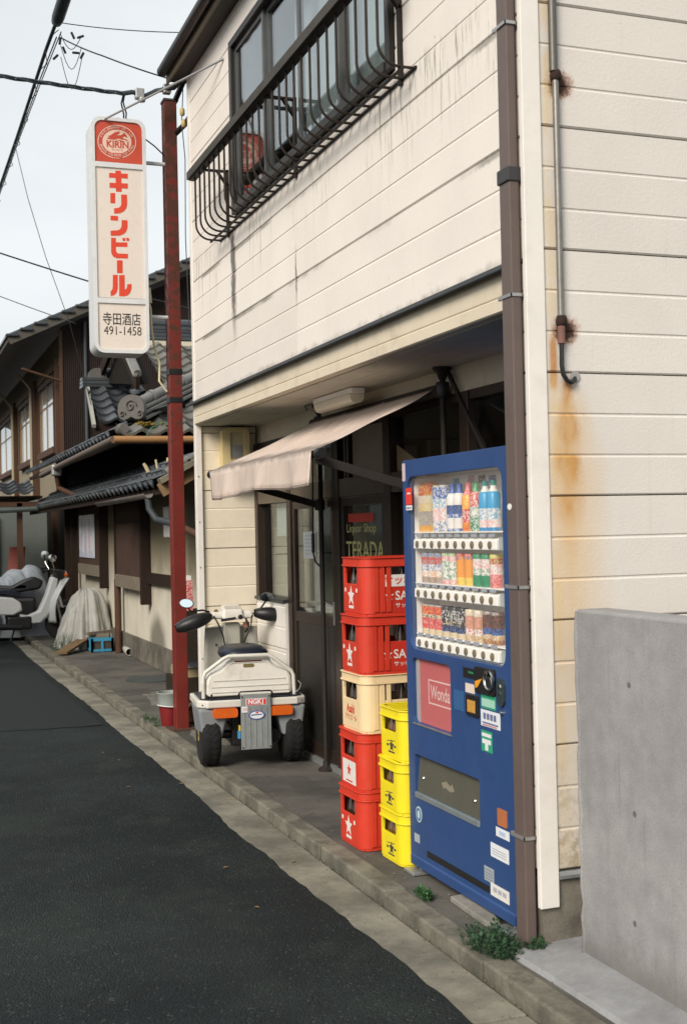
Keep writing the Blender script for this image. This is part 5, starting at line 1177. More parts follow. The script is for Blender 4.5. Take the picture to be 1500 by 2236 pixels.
# cables, bolts, lid seam
T(MB().tube([(-.14,.80,.965),(-.11,.74,.90),(-.07,.76,.80),(-.05,.83,.70)], .006, 6).tube([(.15,.80,.96),(.13,.73,.88),(.08,.75,.76),(.055,.83,.66)], .006, 6).tube([(.10,.78,.93),(.12,.74,.86),(.09,.77,.83)], .008, 6), 'control_cable', M_BLACK, smooth=60)
T(MB().lathe([(.012,.0),(.010,-.006)], (.105,.775,.905), 10, 'y').box(.085,.13,.80,.83,.86,.90), 'cable_clamp', plain('copper_brown', (.25,.12,.07), .5, .2))
m = MB()
for x, z in ((-.335,.43),(.335,.43),(-.25,.26),(.25,.26),(-.075,.475),(.108,.475),(-.075,.14),(.108,.14)): m.lathe([(.006,.0),(.005,-.004)], (x,-.116 if abs(x) > .2 and z > .4 else -.139 if abs(x) < .2 else -.09,z), 8, 'y')
T(m, 'bolt', M_RUST)
T(MB().box(-.29,.275,-.05,.34,.4640,.4745), 'seam_shadow_gap', M_BLACK)
T(MB().tube([(-.16,-.02,.30),(-.10,.02,.22),(.02,.0,.18),(.12,.0,.24)], .012, 6).box(-.05,.06,-.04,.1,.10,.17), 'underbody', M_BLACK, bevel=.01)
T(MB().tube([(.30,-.03,.47),(.33,-.05,.50),(.345,-.03,.53),(.33,.0,.55)], .004, 5), 'bungee_hook', M_STEEL, smooth=60)
# ------------------------------------------------------------------ red bucket by the pole, junk in the alley
bk = thing('bucket', 'red plastic bucket with pale grey rim behind the red pole', 'bucket', (2.15, 10.02, 0))
W(MB().lathe([(.068,.0),(.072,.012),(.092,.165),(.086,.165),(.066,.014)], (2.15,10.02,0), 24), 'lower_shell', plain('bucket_red', (.17,.012,.013), .5, .15), bk, smooth=40)
W(MB().lathe([(.092,.1655),(.104,.262),(.110,.268),(.110,.276),(.100,.276),(.098,.262),(.086,.168)], (2.15,10.02,0), 24), 'upper_shell', plain('bucket_grey', (.26,.29,.27), .45, .1), bk, smooth=40)
W(MB().tube([(2.15+.103*math.cos(a), 10.02+.103*math.sin(a)-.01, .145+.03*math.sin(a*.5)) for a in [2*PI*i/24 for i in range(24)]], .005, 6, True), 'handle', plain('bucket_pale', (.55,.55,.55), .4, .1), bk)
bx = thing('cardboard_box', 'flattened pale boxes stacked in the dark gap beside the shop', 'box', (2.52, 10.9, .30))
W(MB().box(2.40,2.75,10.7,11.1,.30,.38), 'lower_box', plain('card_tan', (.34,.27,.15), .8, .15), bx); W(MB().box(2.42,2.77,10.68,11.05,.385,.46), 'upper_box', plain('card_pale', (.45,.46,.50), .7, .1), bx)
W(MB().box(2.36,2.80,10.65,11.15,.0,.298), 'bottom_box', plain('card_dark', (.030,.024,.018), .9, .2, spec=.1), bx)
tag(MB().lathe([(.075,0),(.10,.02),(.11,.10),(.10,.105),(.09,.03)], (2.36,10.1,0), 16).build('plant_pot', plain('pot_clay', (.10,.045,.025), .8, .2), None, smooth=40), 'brown clay pot on the ground between red pole and trike', 'pot')
tag(MB().bar((2.33,10.4,.02),(2.52,10.25,.24), .16, .02).build('wooden_board', plain('old_board', (.12,.085,.05), .8, .3, 8, .3), None), 'short weathered board leaning in the gap behind the pole', 'board')
cs = thing('drink_crate_stack', 'red and white carton peeping out between pole and shop corner', 'carton', (2.42, 10.5, .86))
W(MB().box(2.33,2.46,10.45,10.6,.9,1.16), 'carton_body', lab(RED, WHT), cs); W(MB().box(2.34,2.45,10.46,10.59,1.161,1.20), 'carton_top', M_WHITE, cs)
W(MB().box(2.36,2.60,10.45,10.80,.462,.898), 'support_box', plain('card_dark', (0,0,0)), cs)
# ------------------------------------------------------------------ tiled house beyond the shop
def m_stucco():
    m, b = new_mat('olive_stucco'); P, x, y, z = posn()
    c = mulc(mixc(sstep(z+(noise(P, 3, 4)-.5)*.5, 1.5, .6), (.20,.176,.115), (.55,.515,.43)), .85+noise(P, 2.5, 5)*.3)  # lower wall painted paler, as if sunlit, than the olive above
    # soot stain with a rounded top
    d = mth('SQRT', mth('POWER', (y-14.35)/.55, 2.0)+mth('POWER', (z-.30)/.36, 2.0))+(noise(P, 5, 4)-.5)*.3
    c = mixc(sstep(d, 1.1, .45)*.75, c, (.07,.063,.048))
    c = mixc(sstep(noise(vec(y*5, 0.0, z*.8), 1.0, 5), .56, .75)*.4, c, (.16,.125,.07))
    setp(b, color=c, rough=.9, spec=.2); bump(b, noise(P, 90, 4), .25, .004); return m
M_STUC = m_stucco()
M_DWOOD = plain('dark_wood', (.024,.015,.011), .8, .3, 7, .3, 60, spec=.15)
M_WEATH = plain('weathered_sill', (.16,.135,.10), .85, .5, 14, .5, 50)
M_BRWOOD = plain('brown_wood', (.068,.031,.016), .7, .25, 7, .25, 60)
M_TANW = plain('tan_wood', (.24,.155,.075), .75, .2, 6, .25, 60)
M_TILE = plain('roof_tile', (.044,.050,.056), .27, .25, 9, .2, 50, rnd=.7, dirt=.25, dcol=(.10,.095,.075))
M_TILEW = plain('roof_tile_weathered', (.135,.135,.125), .33, .3, 9, .3, 50, rnd=.5, dirt=.35, dcol=(.14,.105,.03))
th = thing('tiled_house', 'old single-storey townhouse with grey tiled roofs and lattice windows', 'house', (2.95, 16, 0))
W(MB().box(2.95, 3.15, 12.7, 21.3, .0, 2.30), 'stucco_wall', M_STUC, th)
W(MB().box(2.915, 2.949, 12.7, 21.3, .0, .27), 'plinth', M_PLINTH, th)
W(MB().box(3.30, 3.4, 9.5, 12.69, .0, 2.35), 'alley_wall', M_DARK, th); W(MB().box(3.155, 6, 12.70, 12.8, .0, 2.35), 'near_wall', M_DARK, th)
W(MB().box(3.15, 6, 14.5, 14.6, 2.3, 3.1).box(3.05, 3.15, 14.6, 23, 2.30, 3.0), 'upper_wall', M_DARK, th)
# lattice windows: a frame, a field of slats, sill
def lattice(y0, y1, z0, z1, zm, poster=False):
    x = 2.83
    f = W(MB().box(x, 2.948, y0-.10, y0, z0-.32, z1+.06).box(x, 2.948, y1, y1+.10, z0-.05, z1+.06).box(x, 2.948, y0, y1, z1, z1+.06), 'lattice_frame', M_DWOOD, th)
    W(MB().box(x-.01, 2.948, y0, y1, z0-.16, z0), 'sill_board', M_WEATH, f, bevel=.004)
    W(MB().box(x+.06, x+.07, y0, y1, z0, z1), 'backing', M_DARK, f)
    m = MB(); k = int((y1-y0)/.085)
    for i in range(k+1):
        y = y0+.02+i*(y1-y0-.04)/k; m.box(x+.012, x+.04, y-.014, y+.014, z0, z1)
    for i in range(2*k):
        y = y0+.03+i*(y1-y0-.06)/(2*k-1); m.box(x+.018, x+.03, y-.009, y+.009, z0, zm)
    o = W(m, 'lattice_slats', plain('slat_brown', (.060,.034,.024), .7, .3, 9, .2), f); o['kind'] = 'stuff'
    W(MB().box(x+.005, x+.015, y0, y1, zm-.02, zm+.02), 'lattice_rail', M_DWOOD, f)
    return f
lw1 = lattice(14.75, 16.4, 1.04, 2.12, 1.72); lw2 = lattice(17.75, 19.75, 1.12, 2.14, 1.80)
W(MB().box(2.90, 2.949, 13.3, 14.65, .97, 1.10), 'wall_ledge', M_DWOOD, th)
pp = tag(MB().box(2.825, 2.829, 18.1, 19.6, 1.22, 1.86).build('poster', m_label('poster_print', (.60,.62,.68), (.35,.40,.55), 7)), 'white and blue printed posters on the far lattice window', 'poster')
for y, z0_, z1_, c in ((18.55,1.30,1.80,RED),(18.95,1.25,1.78,BLU),(19.3,1.35,1.82,RED)): MB().box(2.821, 2.8245, y, y+.06, z0_, z1_).build('print_stripe', lab(c, WHT), pp)
# wooden posts and pipes along the wall
W(MB().tube([(2.86,16.45,.0),(2.86,16.45,.98)], .045, 10), 'wall_downpipe', M_BRWOOD, th, smooth=40)
W(MB().box(2.80,2.92,21.0,21.12,.0,2.15).box(2.80,2.90,20.3,20.38,.0,2.2), 'corner_post', M_DWOOD, th)
mbx = thing('utility_box', 'small white utility box with wires on the stucco wall behind the pole', 'utility box', (2.93, 13.2, 1.6))
W(MB().box(2.86,2.948,13.25,13.5,1.52,1.86), 'cover', M_WHITE, mbx, bevel=.01); W(MB().tube([(2.90,13.2,1.85),(2.88,13.1,1.6),(2.90,13.1,1.35)], .012, 6).tube([(2.90,13.0,1.8),(2.89,12.95,1.5)], .01, 6), 'wire', M_BLACK, mbx)

# --- roof tiles
TW, TL = .265, .235
def tile_mesh(name, mat):
    m = MB(); xs = [0,.04,.085,.13,.175,.215,.25,.272]; zs = [.044,.014,-.006,-.006,.010,.040,.058,.048]
    V_ = []
    for y, dz in ((-.02,.032),(TL+.03,-.010)):
        for x, z in zip(xs, zs): V_.append((x, y, z+dz))
    for x, z in zip(xs, zs): V_.append((x, -.02, z-.004))
    n = len(xs); F = []
    for i in range(n-1): F += [(i,i+1,n+i+1,n+i), (2*n+i,2*n+i+1,i+1,i)]
    m.add(V_, F); me = m.mesh(name); me.materials.append(mat); me.shade_smooth(); me.set_sharp_from_angle(angle=R(50)); return me
T_ME = tile_mesh('roof_tile', M_TILE); T_MEW = tile_mesh('roof_tile_w', M_TILEW)
def tiles(par, o, u, v, nu, nv, me=T_ME, skip=None, jit=.006, only=None):
    u, v, o = Vector(u).normalized(), Vector(v).normalized(), Vector(o); n = u.cross(v); r = random.Random(int(o.y*10))
    if n.z < 0: n = -n
    rest = []
    for j in range(nv):
        for i in range(nu):
            if skip and skip(i*TW, j*TL): continue
            p = o+u*(i*TW+r.uniform(-jit,jit))+v*(j*TL)+n*r.uniform(0,jit)
            M_ = Matrix(((u.x,v.x,n.x,p.x),(u.y,v.y,n.y,p.y),(u.z,v.z,n.z,p.z),(0,0,0,1)))
            if only is not None and j >= only: rest.append(M_); continue
            M_.translation -= orgof(par); inst(me, 'roof_tile', par, M_)
    if rest:
        m = MB()
        for M_ in rest: m.add([M_ @ q.co for q in me.vertices], [tuple(f.vertices) for f in me.polygons])
        ob = W(m, 'upper_tiles', me.materials[0], par, smooth=50); ob['kind'] = 'stuff'
def slope_deck(par, pts, mat=M_DWOOD, t=.05):
    a = [Vector(p) for p in pts]; W(MB().hexa([p-Vector((0,0,t)) for p in a], a), 'roof_deck', mat, par)
# lower pent roof
LZ, LS = 2.03, .55
sl = math.sqrt(1+LS*LS); lv = (1/sl, 0, LS/sl)
slope_deck(th, [(2.46,11.62,LZ-.03),(2.46,23,LZ-.03),(3.16,23,LZ-.03+.70*LS),(3.16,11.62,LZ-.03+.70*LS)])
low = W(MB().box(2.44,2.47,11.6,23,LZ-.09,LZ-.035), 'eave_board', M_DWOOD, th)
tiles(low, (2.42, 23.0, LZ-.015), (0,-1,0), lv, 43, 3)
# verge at the near end: barge board and cap tiles
W(MB().bar((2.43,11.57,LZ-.06),(3.25,11.57,LZ-.06+.82*LS), .03, .13), 'barge_board', M_TANW, th)
W(MB().bar((2.42,11.56,LZ+.025),(3.25,11.56,LZ+.025+.83*LS), .16, .05), 'verge_board', plain('verge_grey', (.19,.17,.12), .8, .25), th)
for k in range(4): W(MB().tube([(2.50+k*.2,11.60,LZ+.06+(.08+k*.2)*LS),(2.72+k*.2,11.60,LZ+.07+(.30+k*.2)*LS)], .045, 10), 'verge_tile', M_TILEW, th, smooth=40)
lg = W(MB().grid(lambda u, v: Vector((2.385+.045*math.cos(PI+PI*v), 11.9+u*3.0, LZ-.075-.045*math.sin(PI*v)-.01*u)), 2, 8), 'eave_gutter', plain('gutter_grey', (.085,.072,.065), .5, .2), th, smooth=180, solid=.004)
W(MB().tube([(2.39,11.95,LZ-.12),(2.40,11.95,LZ-.22),(2.46,11.9,LZ-.33),(2.56,11.6,LZ-.37)], .036, 10), 'gutter_elbow', plain('gutter_slate', (.045,.052,.058), .5, .15), th, smooth=40)
W(MB().tube([(2.56,11.62,LZ-.37),(2.62,10.9,LZ-.48),(2.68,10.2,LZ-.60)], .034, 10), 'sloping_pipe', M_BRWOOD, th, smooth=40)
# middle hipped roof: near slope faces the camera, street slope faces the lane
MZ, MS = 2.665, .50; MY, MX = 13.78, 2.47
slm = math.sqrt(1+MS*MS)
slope_deck(th, [(MX,MY,MZ-.04),(6.2,MY,MZ-.04),(6.2,MY+3.0,MZ-.04+3.0*MS),(MX+2.2,MY+3.0,MZ-.04+3.0*MS)])
W(MB().hexa([Vector(p)-Vector((0,0,.05)) for p in ((MX,MY,MZ-.04),(MX+1.0,MY+1.0,MZ-.04+.5),(MX+1.0,23,MZ-.04+.5),(MX,23,MZ-.04))], [(MX,MY,MZ-.04),(MX+1.0,MY+1.0,MZ-.04+.5),(MX+1.0,23,MZ-.04+.5),(MX,23,MZ-.04)]), 'roof_deck', M_DWOOD, th)
mid = W(MB().box(MX,6.2,MY-.02,MY+.01,MZ-.10,MZ-.045).box(MX-.02,MX+.01,MY,23,MZ-.10,MZ-.045), 'eave_board', M_DWOOD, th)
tiles(mid, (MX-.03, MY-.05, MZ), (1,0,0), (0,1/slm,MS/slm), 7, 14, T_MEW, skip=lambda a, b: a < b*.89-.10 and b < .95 or (a < .55 and b >= .95))
tiles(mid, (MX-.05, 23.0, MZ), (0,-1,0), (1/slm,0,MS/slm), 34, 4, T_ME, only=2, skip=lambda a, b: a > 23.0-MY-b*.9)
W(MB().tube([(MX-.10,MY-.10,MZ-.055),(4.2,MY-.10,MZ-.045)], .040, 10), 'near_gutter', plain('gutter_tan', (.30,.155,.06), .55, .15), th, smooth=40)
W(MB().tube([(MX-.10,MY-.10,MZ-.055),(MX-.11,18,MZ-.10),(MX-.10,20.5,MZ-.13)], .043, 10), 'street_gutter', plain('gutter_brown', (.10,.075,.055), .55, .2), th, smooth=40)
W(MB().box(MX-.16,MX-.02,18.6,18.75,MZ-.22,MZ-.06), 'gutter_box', M_STEEL, th, bevel=.02)
W(MB().tube([(MX-.09,18.68,MZ-.2),(MX-.06,18.7,MZ-.4),(MX+.1,18.3,MZ-.52),(MX+.5,17.5,MZ-.60)], .038, 8), 'gutter_elbow', M_BRWOOD, th, smooth=40)
# hip ridge with collars and a scrolled end tile
hp = lambda d, h: Vector((MX+d, MY+d, MZ+d*MS+h))
for h_, w_ in ((.10,.15),(.155,.12),(.205,.09)):
    W(MB().bar(hp(.20,h_), hp(1.2,h_), w_*2, .038), 'ridge_course', M_TILEW, th, bevel=.008)
for k in range(4):
    a, b = hp(.22+k*.24,.27), hp(.47+k*.24,.27); c = a.lerp(b,.82)
    W(MB().tube([a, a.lerp(b,.78)], .060, 12).tube([c-(b-a)*.05, c+(b-a)*.12], .075, 12), 'ridge_cap', plain('cap_tile', (.17,.165,.16), .5, .15, 7, .15), th, smooth=50)
oc = hp(.16,.24)
n_ = Vector((-.62,-.78,0)); u_ = Vector((.78,-.62,0))
def scroll(k=40):
    pts = []
    for i in range(k):
        a = 2*PI*i/k; c_, s_ = math.cos(a), math.sin(a); r_ = .150+.055*max(0, -s_)**2*abs(c_)*2.2+.012*math.cos(6*a)*max(0, -s_); pts.append((r_*1.10*c_, r_*(1.0 if s_ > 0 else .72)*s_))
    return pts
og = W(MB().plate(scroll(), [], oc+n_*.04, u_, (0,0,1), n_, t=.07), 'end_tile', plain('oni_tile', (.105,.10,.092), .7, .3, 12, .5, 40), th, bevel=.012)
for cxx, rr_, turns in ((.0,.075,1.6),(-.105,.04,1.2),(.115,.04,1.2)):
    P_ = [oc+n_*.05+u_*(cxx+rr_*(1-t/26)*math.cos(t*turns*2*PI/26))+Vector((0,0,.02+rr_*(1-t/26)*math.sin(t*turns*2*PI/26)-(.09 if cxx else 0))) for t in range(24)]
    W(MB().tube(P_, .010, 6), 'scroll', plain('oni_tile', (0,0,0)), og, smooth=60)
W(MB().lathe([(.055,-.10),(.07,.0),(.07,.10),(.05,.14)], hp(.02,.06), 12, 'y'), 'corner_tile', plain('oni_tile', (0,0,0)), th, smooth=50)
# moss clump on the eave tile
mo = MB(); r = random.Random(4)
for k in range(90): mo.ell(hp(.20,.03)+Vector((abs(r.gauss(0,.13)), r.gauss(-.06,.04), r.gauss(0,.02))), (.022,.022,.013), 6, 4)
mo_ = W(mo, 'moss', plain('moss_yellow', (.17,.115,.02), .95, .3, 40, .5), th, smooth=180); mo_['kind'] = 'stuff'
# main ridge on top of the near slope
rz = MZ+3.0*MS
for h_, w_ in ((.05,.30),(.10,.26),(.15,.22),(.20,.18)): W(MB().box(MX+.55,6.2,MY+3.0-w_/2,MY+3.0+w_/2,rz+h_-.022,rz+h_+.022), 'ridge_course', M_TILE, th, bevel=.006)
W(MB().tube([(MX+.5,MY+3.0,rz+.26),(6.2,MY+3.0,rz+.26)], .075, 12), 'ridge_cap', M_TILE, th, smooth=50)
W(MB().box(MX+.6,6.2,MY+2.80,MY+2.86,rz-.06,rz+.005), 'mortar_line', plain('mortar_white', (.50,.46,.36), .8, .2), th)
# gable end of the upper roof: dark triangle, pale barge boards
ga, gb, gc = Vector((MX+.50,MY+3.0,rz+.12)), Vector((MX+.42,MY+1.15,MZ+.72)), Vector((MX+.42,MY+4.2,rz-.42))
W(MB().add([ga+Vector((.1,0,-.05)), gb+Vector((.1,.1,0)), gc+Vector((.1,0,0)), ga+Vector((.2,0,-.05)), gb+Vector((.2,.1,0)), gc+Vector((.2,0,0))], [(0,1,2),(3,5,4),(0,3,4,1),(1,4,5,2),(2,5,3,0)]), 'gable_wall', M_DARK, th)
W(MB().bar(ga, gb, .05, .16), 'barge_board', M_DWOOD, th); W(MB().bar(ga, gc, .05, .16), 'barge_board', M_DWOOD, th)
W(MB().bar(ga+Vector((-.03,0,.10)), gb+Vector((-.03,0,.10)), .05, .035), 'barge_trim', plain('grey_trim', (.30,.30,.27), .7, .2), th)
for k in range(6):
    a = ga.lerp(gb, .05+k*.16); W(MB().tube([a+Vector((.0,0,.13)), a+(gb-ga)*.15+Vector((.0,0,.12))], .05, 10), 'verge_tile', M_TILEW, th, smooth=50)
# second, smaller roof seen between gable and far wall
slb = math.sqrt(1+.55*.55)
slope_deck(th, [(2.62,16.6,3.02),(3.4,16.6,3.02),(3.4,17.7,3.63),(2.72,17.7,3.63)])
sec = W(MB().box(2.62,3.4,16.58,16.62,2.94,3.01), 'eave_board', M_DWOOD, th)
tiles(sec, (2.66,16.55,3.05), (1,0,0), (0,1/slb,.55/slb), 3, 5, T_ME)
W(MB().bar((2.60,16.5,3.0),(2.70,17.7,3.70), .05, .05), 'barge_trim', plain('grey_trim', (0,0,0)), th)
for h_, w_ in ((.02,.3),(.07,.25),(.12,.2)): W(MB().box(2.62,3.3,17.7-w_/2,17.7+w_/2,3.64+h_-.02,3.64+h_+.02), 'ridge_course', M_TILE, th)
W(MB().tube([(2.86,17.7,3.86),(3.4,17.7,3.86)], .07, 10), 'ridge_cap', M_TILE, th, smooth=50)
W(MB().plate(scroll(20), [], (2.84,17.62,3.80), (.8,0,0), (0,0,.8), (0,-1,0), t=.06), 'end_tile', plain('oni_tile', (0,0,0)), th)
# small pipe bracket and aerial arms by the pole
tag(MB().tube([(2.62,13.2,2.30),(2.66,13.2,2.22),(2.78,13.2,2.23),(2.90,13.2,2.27),(2.98,13.2,2.34)], .014, 6).tube([(2.75,13.2,2.24),(2.73,13.2,2.36)], .012, 6).tube([(2.86,13.2,2.26),(2.86,13.2,2.38)], .012, 6).tube([(2.60,13.2,2.32),(2.645,13.2,2.225)], .016, 6).build('cable_bracket', plain('bracket_pale', (.50,.42,.26), .5, .15), None, smooth=60), 'pale bent cable hooks hanging under the tiled eave behind the pole', 'bracket')
cable('telephone_wire', [(2.69,13.5,2.62),(2.80,13.5,2.74),(2.93,13.5,2.76)], .0035, 'green looping wire under the tiled corner eave', plain('wire_green', (.10,.30,.20), .5, .1), sag=-.04, n=8)

# ------------------------------------------------------------------ far two-storey house
fh = thing('far_house', 'far two-storey house with wide dark eaves and brown corrugated gable wall', 'house', (3.0, 23, 0))
M_CORR = plain('brown_corrugated', (.026,.018,.015), .7, .2, 5, .1, spec=.15)
Yg = 22.6
W(MB().box(3.0, 7.5, Yg, Yg+.1, 2.3, 5.25), 'gable_wall', M_CORR, fh)
W(MB().add([(3.0,Yg,5.25),(7.5,Yg,5.25),(7.5,Yg,7.3),(3.0,Yg,5.30),(3.0,Yg+.1,5.25),(7.5,Yg+.1,5.25),(7.5,Yg+.1,7.3),(3.0,Yg+.1,5.30)], [(0,1,2,3),(4,7,6,5),(3,2,6,7)]), 'gable_peak', M_CORR, fh)
m = MB(); k = 0; x = 3.02
while x < 5.6:
    m.tube([(x,Yg-.004,2.32),(x,Yg-.004,5.2+max(0,(x-3)*.46)*1.0)], .012, 5, caps=False); x += .036
W(m, 'corrugation', M_CORR, fh)['kind'] = 'stuff'
W(MB().box(2.96,3.02,Yg-.03,Yg+.02,2.3,5.25), 'corner_post', M_BRWOOD, fh); W(MB().tube([(3.42,Yg-.05,2.9),(3.42,Yg-.05,5.4)], .03, 8), 'vent_pipe', plain('gutter_slate', (0,0,0)), fh)
W(MB().box(3.0, 3.1, Yg+.1, 40, 2.3, 5.2), 'street_wall', plain('far_wall', (.23,.20,.14), .85, .2, 3, .1), fh)
# roof with verge and eave
VS = .465
def vp(x): return 5.02+(x-2.03)*VS
W(MB().prof([(2.03,vp(2.03)-.10),(7.5,vp(7.5)-.10),(7.5,vp(7.5)),(2.03,vp(2.03))], 'y', Yg-.42, 41), 'roof_slab', plain('far_roof_under', (.055,.048,.040), .8, .2), fh)
rt = W(MB().prof([(2.0,vp(2.0)+.005),(7.5,vp(7.5)+.005),(7.5,vp(7.5)+.06),(2.0,vp(2.0)+.05)], 'y', Yg-.46, 41), 'roof_covering', M_TILE, fh)
for k in range(16):
    xa = 2.0+k*.24; W(MB().box(xa, xa+.225, Yg-.50, Yg-.25, vp(xa)+.02, vp(xa)+.075), 'verge_tile', M_TILE, fh, bevel=.02)
W(MB().bar((2.05,Yg-.44,vp(2.05)-.06),(7.5,Yg-.44,vp(7.5)-.06), .03, .16), 'barge_board', plain('barge_grey', (.075,.068,.055), .8, .2), fh)
W(MB().tube([(2.30,22.5,4.52),(2.97,22.58,4.33)], .025, 8), 'eave_strut', M_BRWOOD, fh)
W(MB().box(2.96,3.0,Yg+.1,40,4.62,4.75), 'lintel', M_TANW, fh)
# upper windows on the street side
def fwin(y0, y1, z0, z1):
    f = W(MB().box(2.93,2.999,y0-.08,y0,z0-.1,z1+.1).box(2.93,2.999,y1,y1+.08,z0-.1,z1+.1).box(2.93,2.999,y0,y1,z1,z1+.1).box(2.90,2.999,y0-.1,y1+.1,z0-.12,z0), 'window_frame', M_BRWOOD, fh)
    ym = (y0+y1)/2
    for a, b in ((y0,ym),(ym,y1)):
        s_ = W(MB().box(2.955,2.975,a,a+.05,z0,z1).box(2.955,2.975,b-.05,b,z0,z1).box(2.955,2.975,a,b,(z0+z1)/2+.2,(z0+z1)/2+.23), 'sash', M_TANW, f)
        W(MB().box(2.962,2.968,a+.05,b-.05,z0,z1), 'pane', M_GLASSC, s_)
    W(MB().box(2.985,2.997,y0,y1,z0,z1), 'blind', plain('white_blind', (.60,.60,.58), .7, .06), f)
    return f
fwin(23.35, 25.6, 3.2, 4.45); fwin(27.0, 29.6, 3.2, 4.45); fwin(31.5, 35, 3.2, 4.45)
W(MB().box(2.95,2.998,22.75,23.1,3.0,4.55), 'white_shutter', M_WHITE, fh)
for y in (22.72, 26.2, 26.5, 30.5): W(MB().box(2.90,2.999,y,y+.12,2.3,4.75), 'wall_post', M_BRWOOD, fh)
for y in (26.3, 30.3): W(MB().tube([(2.85,y,2.4),(2.85,y,4.6),(2.6,y,4.9)], .03, 6), 'downpipe', plain('pipe_cream', (.35,.31,.22), .6, .15), fh, smooth=40)
# carport at ground level
M_CPW = plain('carport_wall', (.13,.15,.14), .8, .15)
W(MB().box(3.1,3.2,21.3,26,.0,2.3), 'carport_side', M_DARK, fh); W(MB().box(1.6,3.1,26,26.1,.0,2.3), 'carport_back', M_CPW, fh)
for p in ((2.93,21.5),(2.12,21.5),(2.95,23.5)):
    W(MB().box(p[0]-.045,p[0]+.045,p[1],p[1]+.09,.0,2.12), 'carport_post', M_BRWOOD, fh)
W(MB().box(1.2,3.0,21.5,21.58,2.06,2.14).box(1.2,3.0,23.5,23.58,2.1,2.18), 'carport_beam', M_BRWOOD, fh)
W(MB().tube([(2.43,21.4,2.02),(1.4,21.4,1.98)], .045, 8), 'carport_gutter', plain('gutter_green', (.07,.085,.08), .5, .2), fh, smooth=40)
tiles(W(MB().box(1.3,2.5,21.5,25,2.20,2.24), 'carport_roof', M_DWOOD, fh), (1.3,21.42,2.27), (1,0,0), (0,.97,.24), 4, 4, T_ME)
W(MB().box(1.3,2.10,25.9,25.99,.0,2.0), 'sliding_door', plain('door_cream', (.36,.32,.22), .7, .15), fh); W(MB().box(1.9,1.94,25.86,25.9,.0,2.0).box(1.5,1.54,25.86,25.9,.0,2.0), 'door_stile', plain('stile_pale', (.42,.40,.33), .6, .1), fh)
tag(MB().bar((2.20,24.0,.0),(2.36,24.5,1.35), .30, .03).build('leaning_board', plain('board_red', (.22,.035,.02), .6, .2)), 'dark red board leaning beside the carport post', 'board')

# ------------------------------------------------------------------ things parked and stored in front of the far houses
def cover(name, label, cat, base, rx, ry, mat, seed, bumps, folds=11, rot=0):
    """cloth over a lumpy thing: height from bumps (x, y, h, width), hem on the ground, sharp folds fanning down"""
    r = random.Random(seed); ph = [r.uniform(0,6.28) for _ in range(6)]; b = Vector(base)
    def hgt(x, y):
        k = 0.0
        for bx, by, bh, bw in bumps: k = max(k, bh*math.exp(-((((x-bx)/bw)**2+((y-by)/bw)**2)**1.7)))
        return k
    def fn(u, v):
        a = 2*PI*u; t = 1-v                                  # t = 1 at the hem
        f1 = abs(math.sin(folds*.5*a+ph[0]+.9*t*math.sin(a*2+ph[3])))**.7; f2 = abs(math.sin(folds*.83*a+ph[1]))**.8
        q = t*(1+.24*t*(f1-.6)+.10*t*(f2-.5)+.05*math.sin(2*a+ph[2]))
        x, y = rx*q*math.cos(a), ry*q*math.sin(a)
        z = hgt(x, y)*(1-t**5)+(.03*(f1-.5)+.02*(f2-.5))*t*(1-t)*4+.010*math.sin(9*a+14*t+ph[4])*(1-t)
        cr = Vector((x*7+seed, y*7, z*7)); z += .018*mnoise.noise(cr)*(1-t**6); q2 = 1+.035*mnoise.noise(cr*1.7); x *= q2; y *= q2
        return b+Vector((x*math.cos(rot)-y*math.sin(rot), x*math.sin(rot)+y*math.cos(rot), max(.002, z)))
    return tag(MB().grid(fn, 160, 34, True).build(name, mat, None, smooth=180), label, cat)
M_TARP = plain('tarp_silver', (.33,.33,.305), .55, .15, 5, .35, 14, dirt=.3, dcol=(.12,.11,.09))
M_TARPB = plain('tarp_blue_grey', (.27,.30,.33), .42, .15, 6, .4, 12)
cover('tarp_covered_bike', 'grey dust sheet draped over a low bicycle in front of the stucco wall', 'dust sheet', (2.62,17.75,0), .42, .62, M_TARP, 5, [(.05,-.18,.80,.40),(.06,.15,.76,.42),(-.05,.36,.66,.36),(-.16,-.34,.62,.30)], 13)
cover('motorbike_cover', 'silver blue cover bundled over a motorbike behind the white scooter', 'cover', (1.62,20.2,.0), 1.05, .42, M_TARPB, 8, [(.55,0,1.10,.34),(.30,0,1.02,.42),(-.1,.0,.92,.55),(-.6,0,.84,.50)], 15)
# white underbone scooter standing across the kerb, nose to the wall
M_SCW = plain('scooter_white', (.55,.56,.55), .28, .06, 5, .02, 60, dirt=.12)
M_SCL = plain('scooter_legshield', (.42,.44,.44), .4, .08, 5, .04)
ms = thing('motor_scooter', 'white step-through motor scooter parked nose in beside the dust sheet', 'scooter', (1.85, 19.0, 0), R(3))
def Q(mb, name, mat, par=ms, **k): return mb.build(name, mat, par, False, **k)
def swheel(x, r):
    w_ = Q(MB().lathe([(r*.72,-.035),(r*.9,-.04),(r,-.015),(r,.015),(r*.9,.04),(r*.72,.035)], (x,0,r), 28, 'y'), 'wheel', M_TYRE, smooth=40)
    Q(MB().lathe([(r*.73,-.02),(r*.66,-.02),(r*.66,.02),(r*.73,.02)], (x,0,r), 24, 'y').tube([(x,-.04,r),(x,.04,r)], .04, 10), 'rim', M_STEEL, w_, smooth=40)
    m = MB()
    for i in range(6): m.bar((x,0,r),(x+r*.68*math.cos(i*PI/3),0,r+r*.68*math.sin(i*PI/3)), .014, .014, (0,1,0))
    Q(m, 'spoke', M_STEEL, w_)
swheel(-.62, .24); swheel(.60, .24)
def prism_y(pts, y0, y1, nm, mt, **k): return Q(MB().prof(pts, 'y', y0, y1), nm, mt, smooth=75, **k)
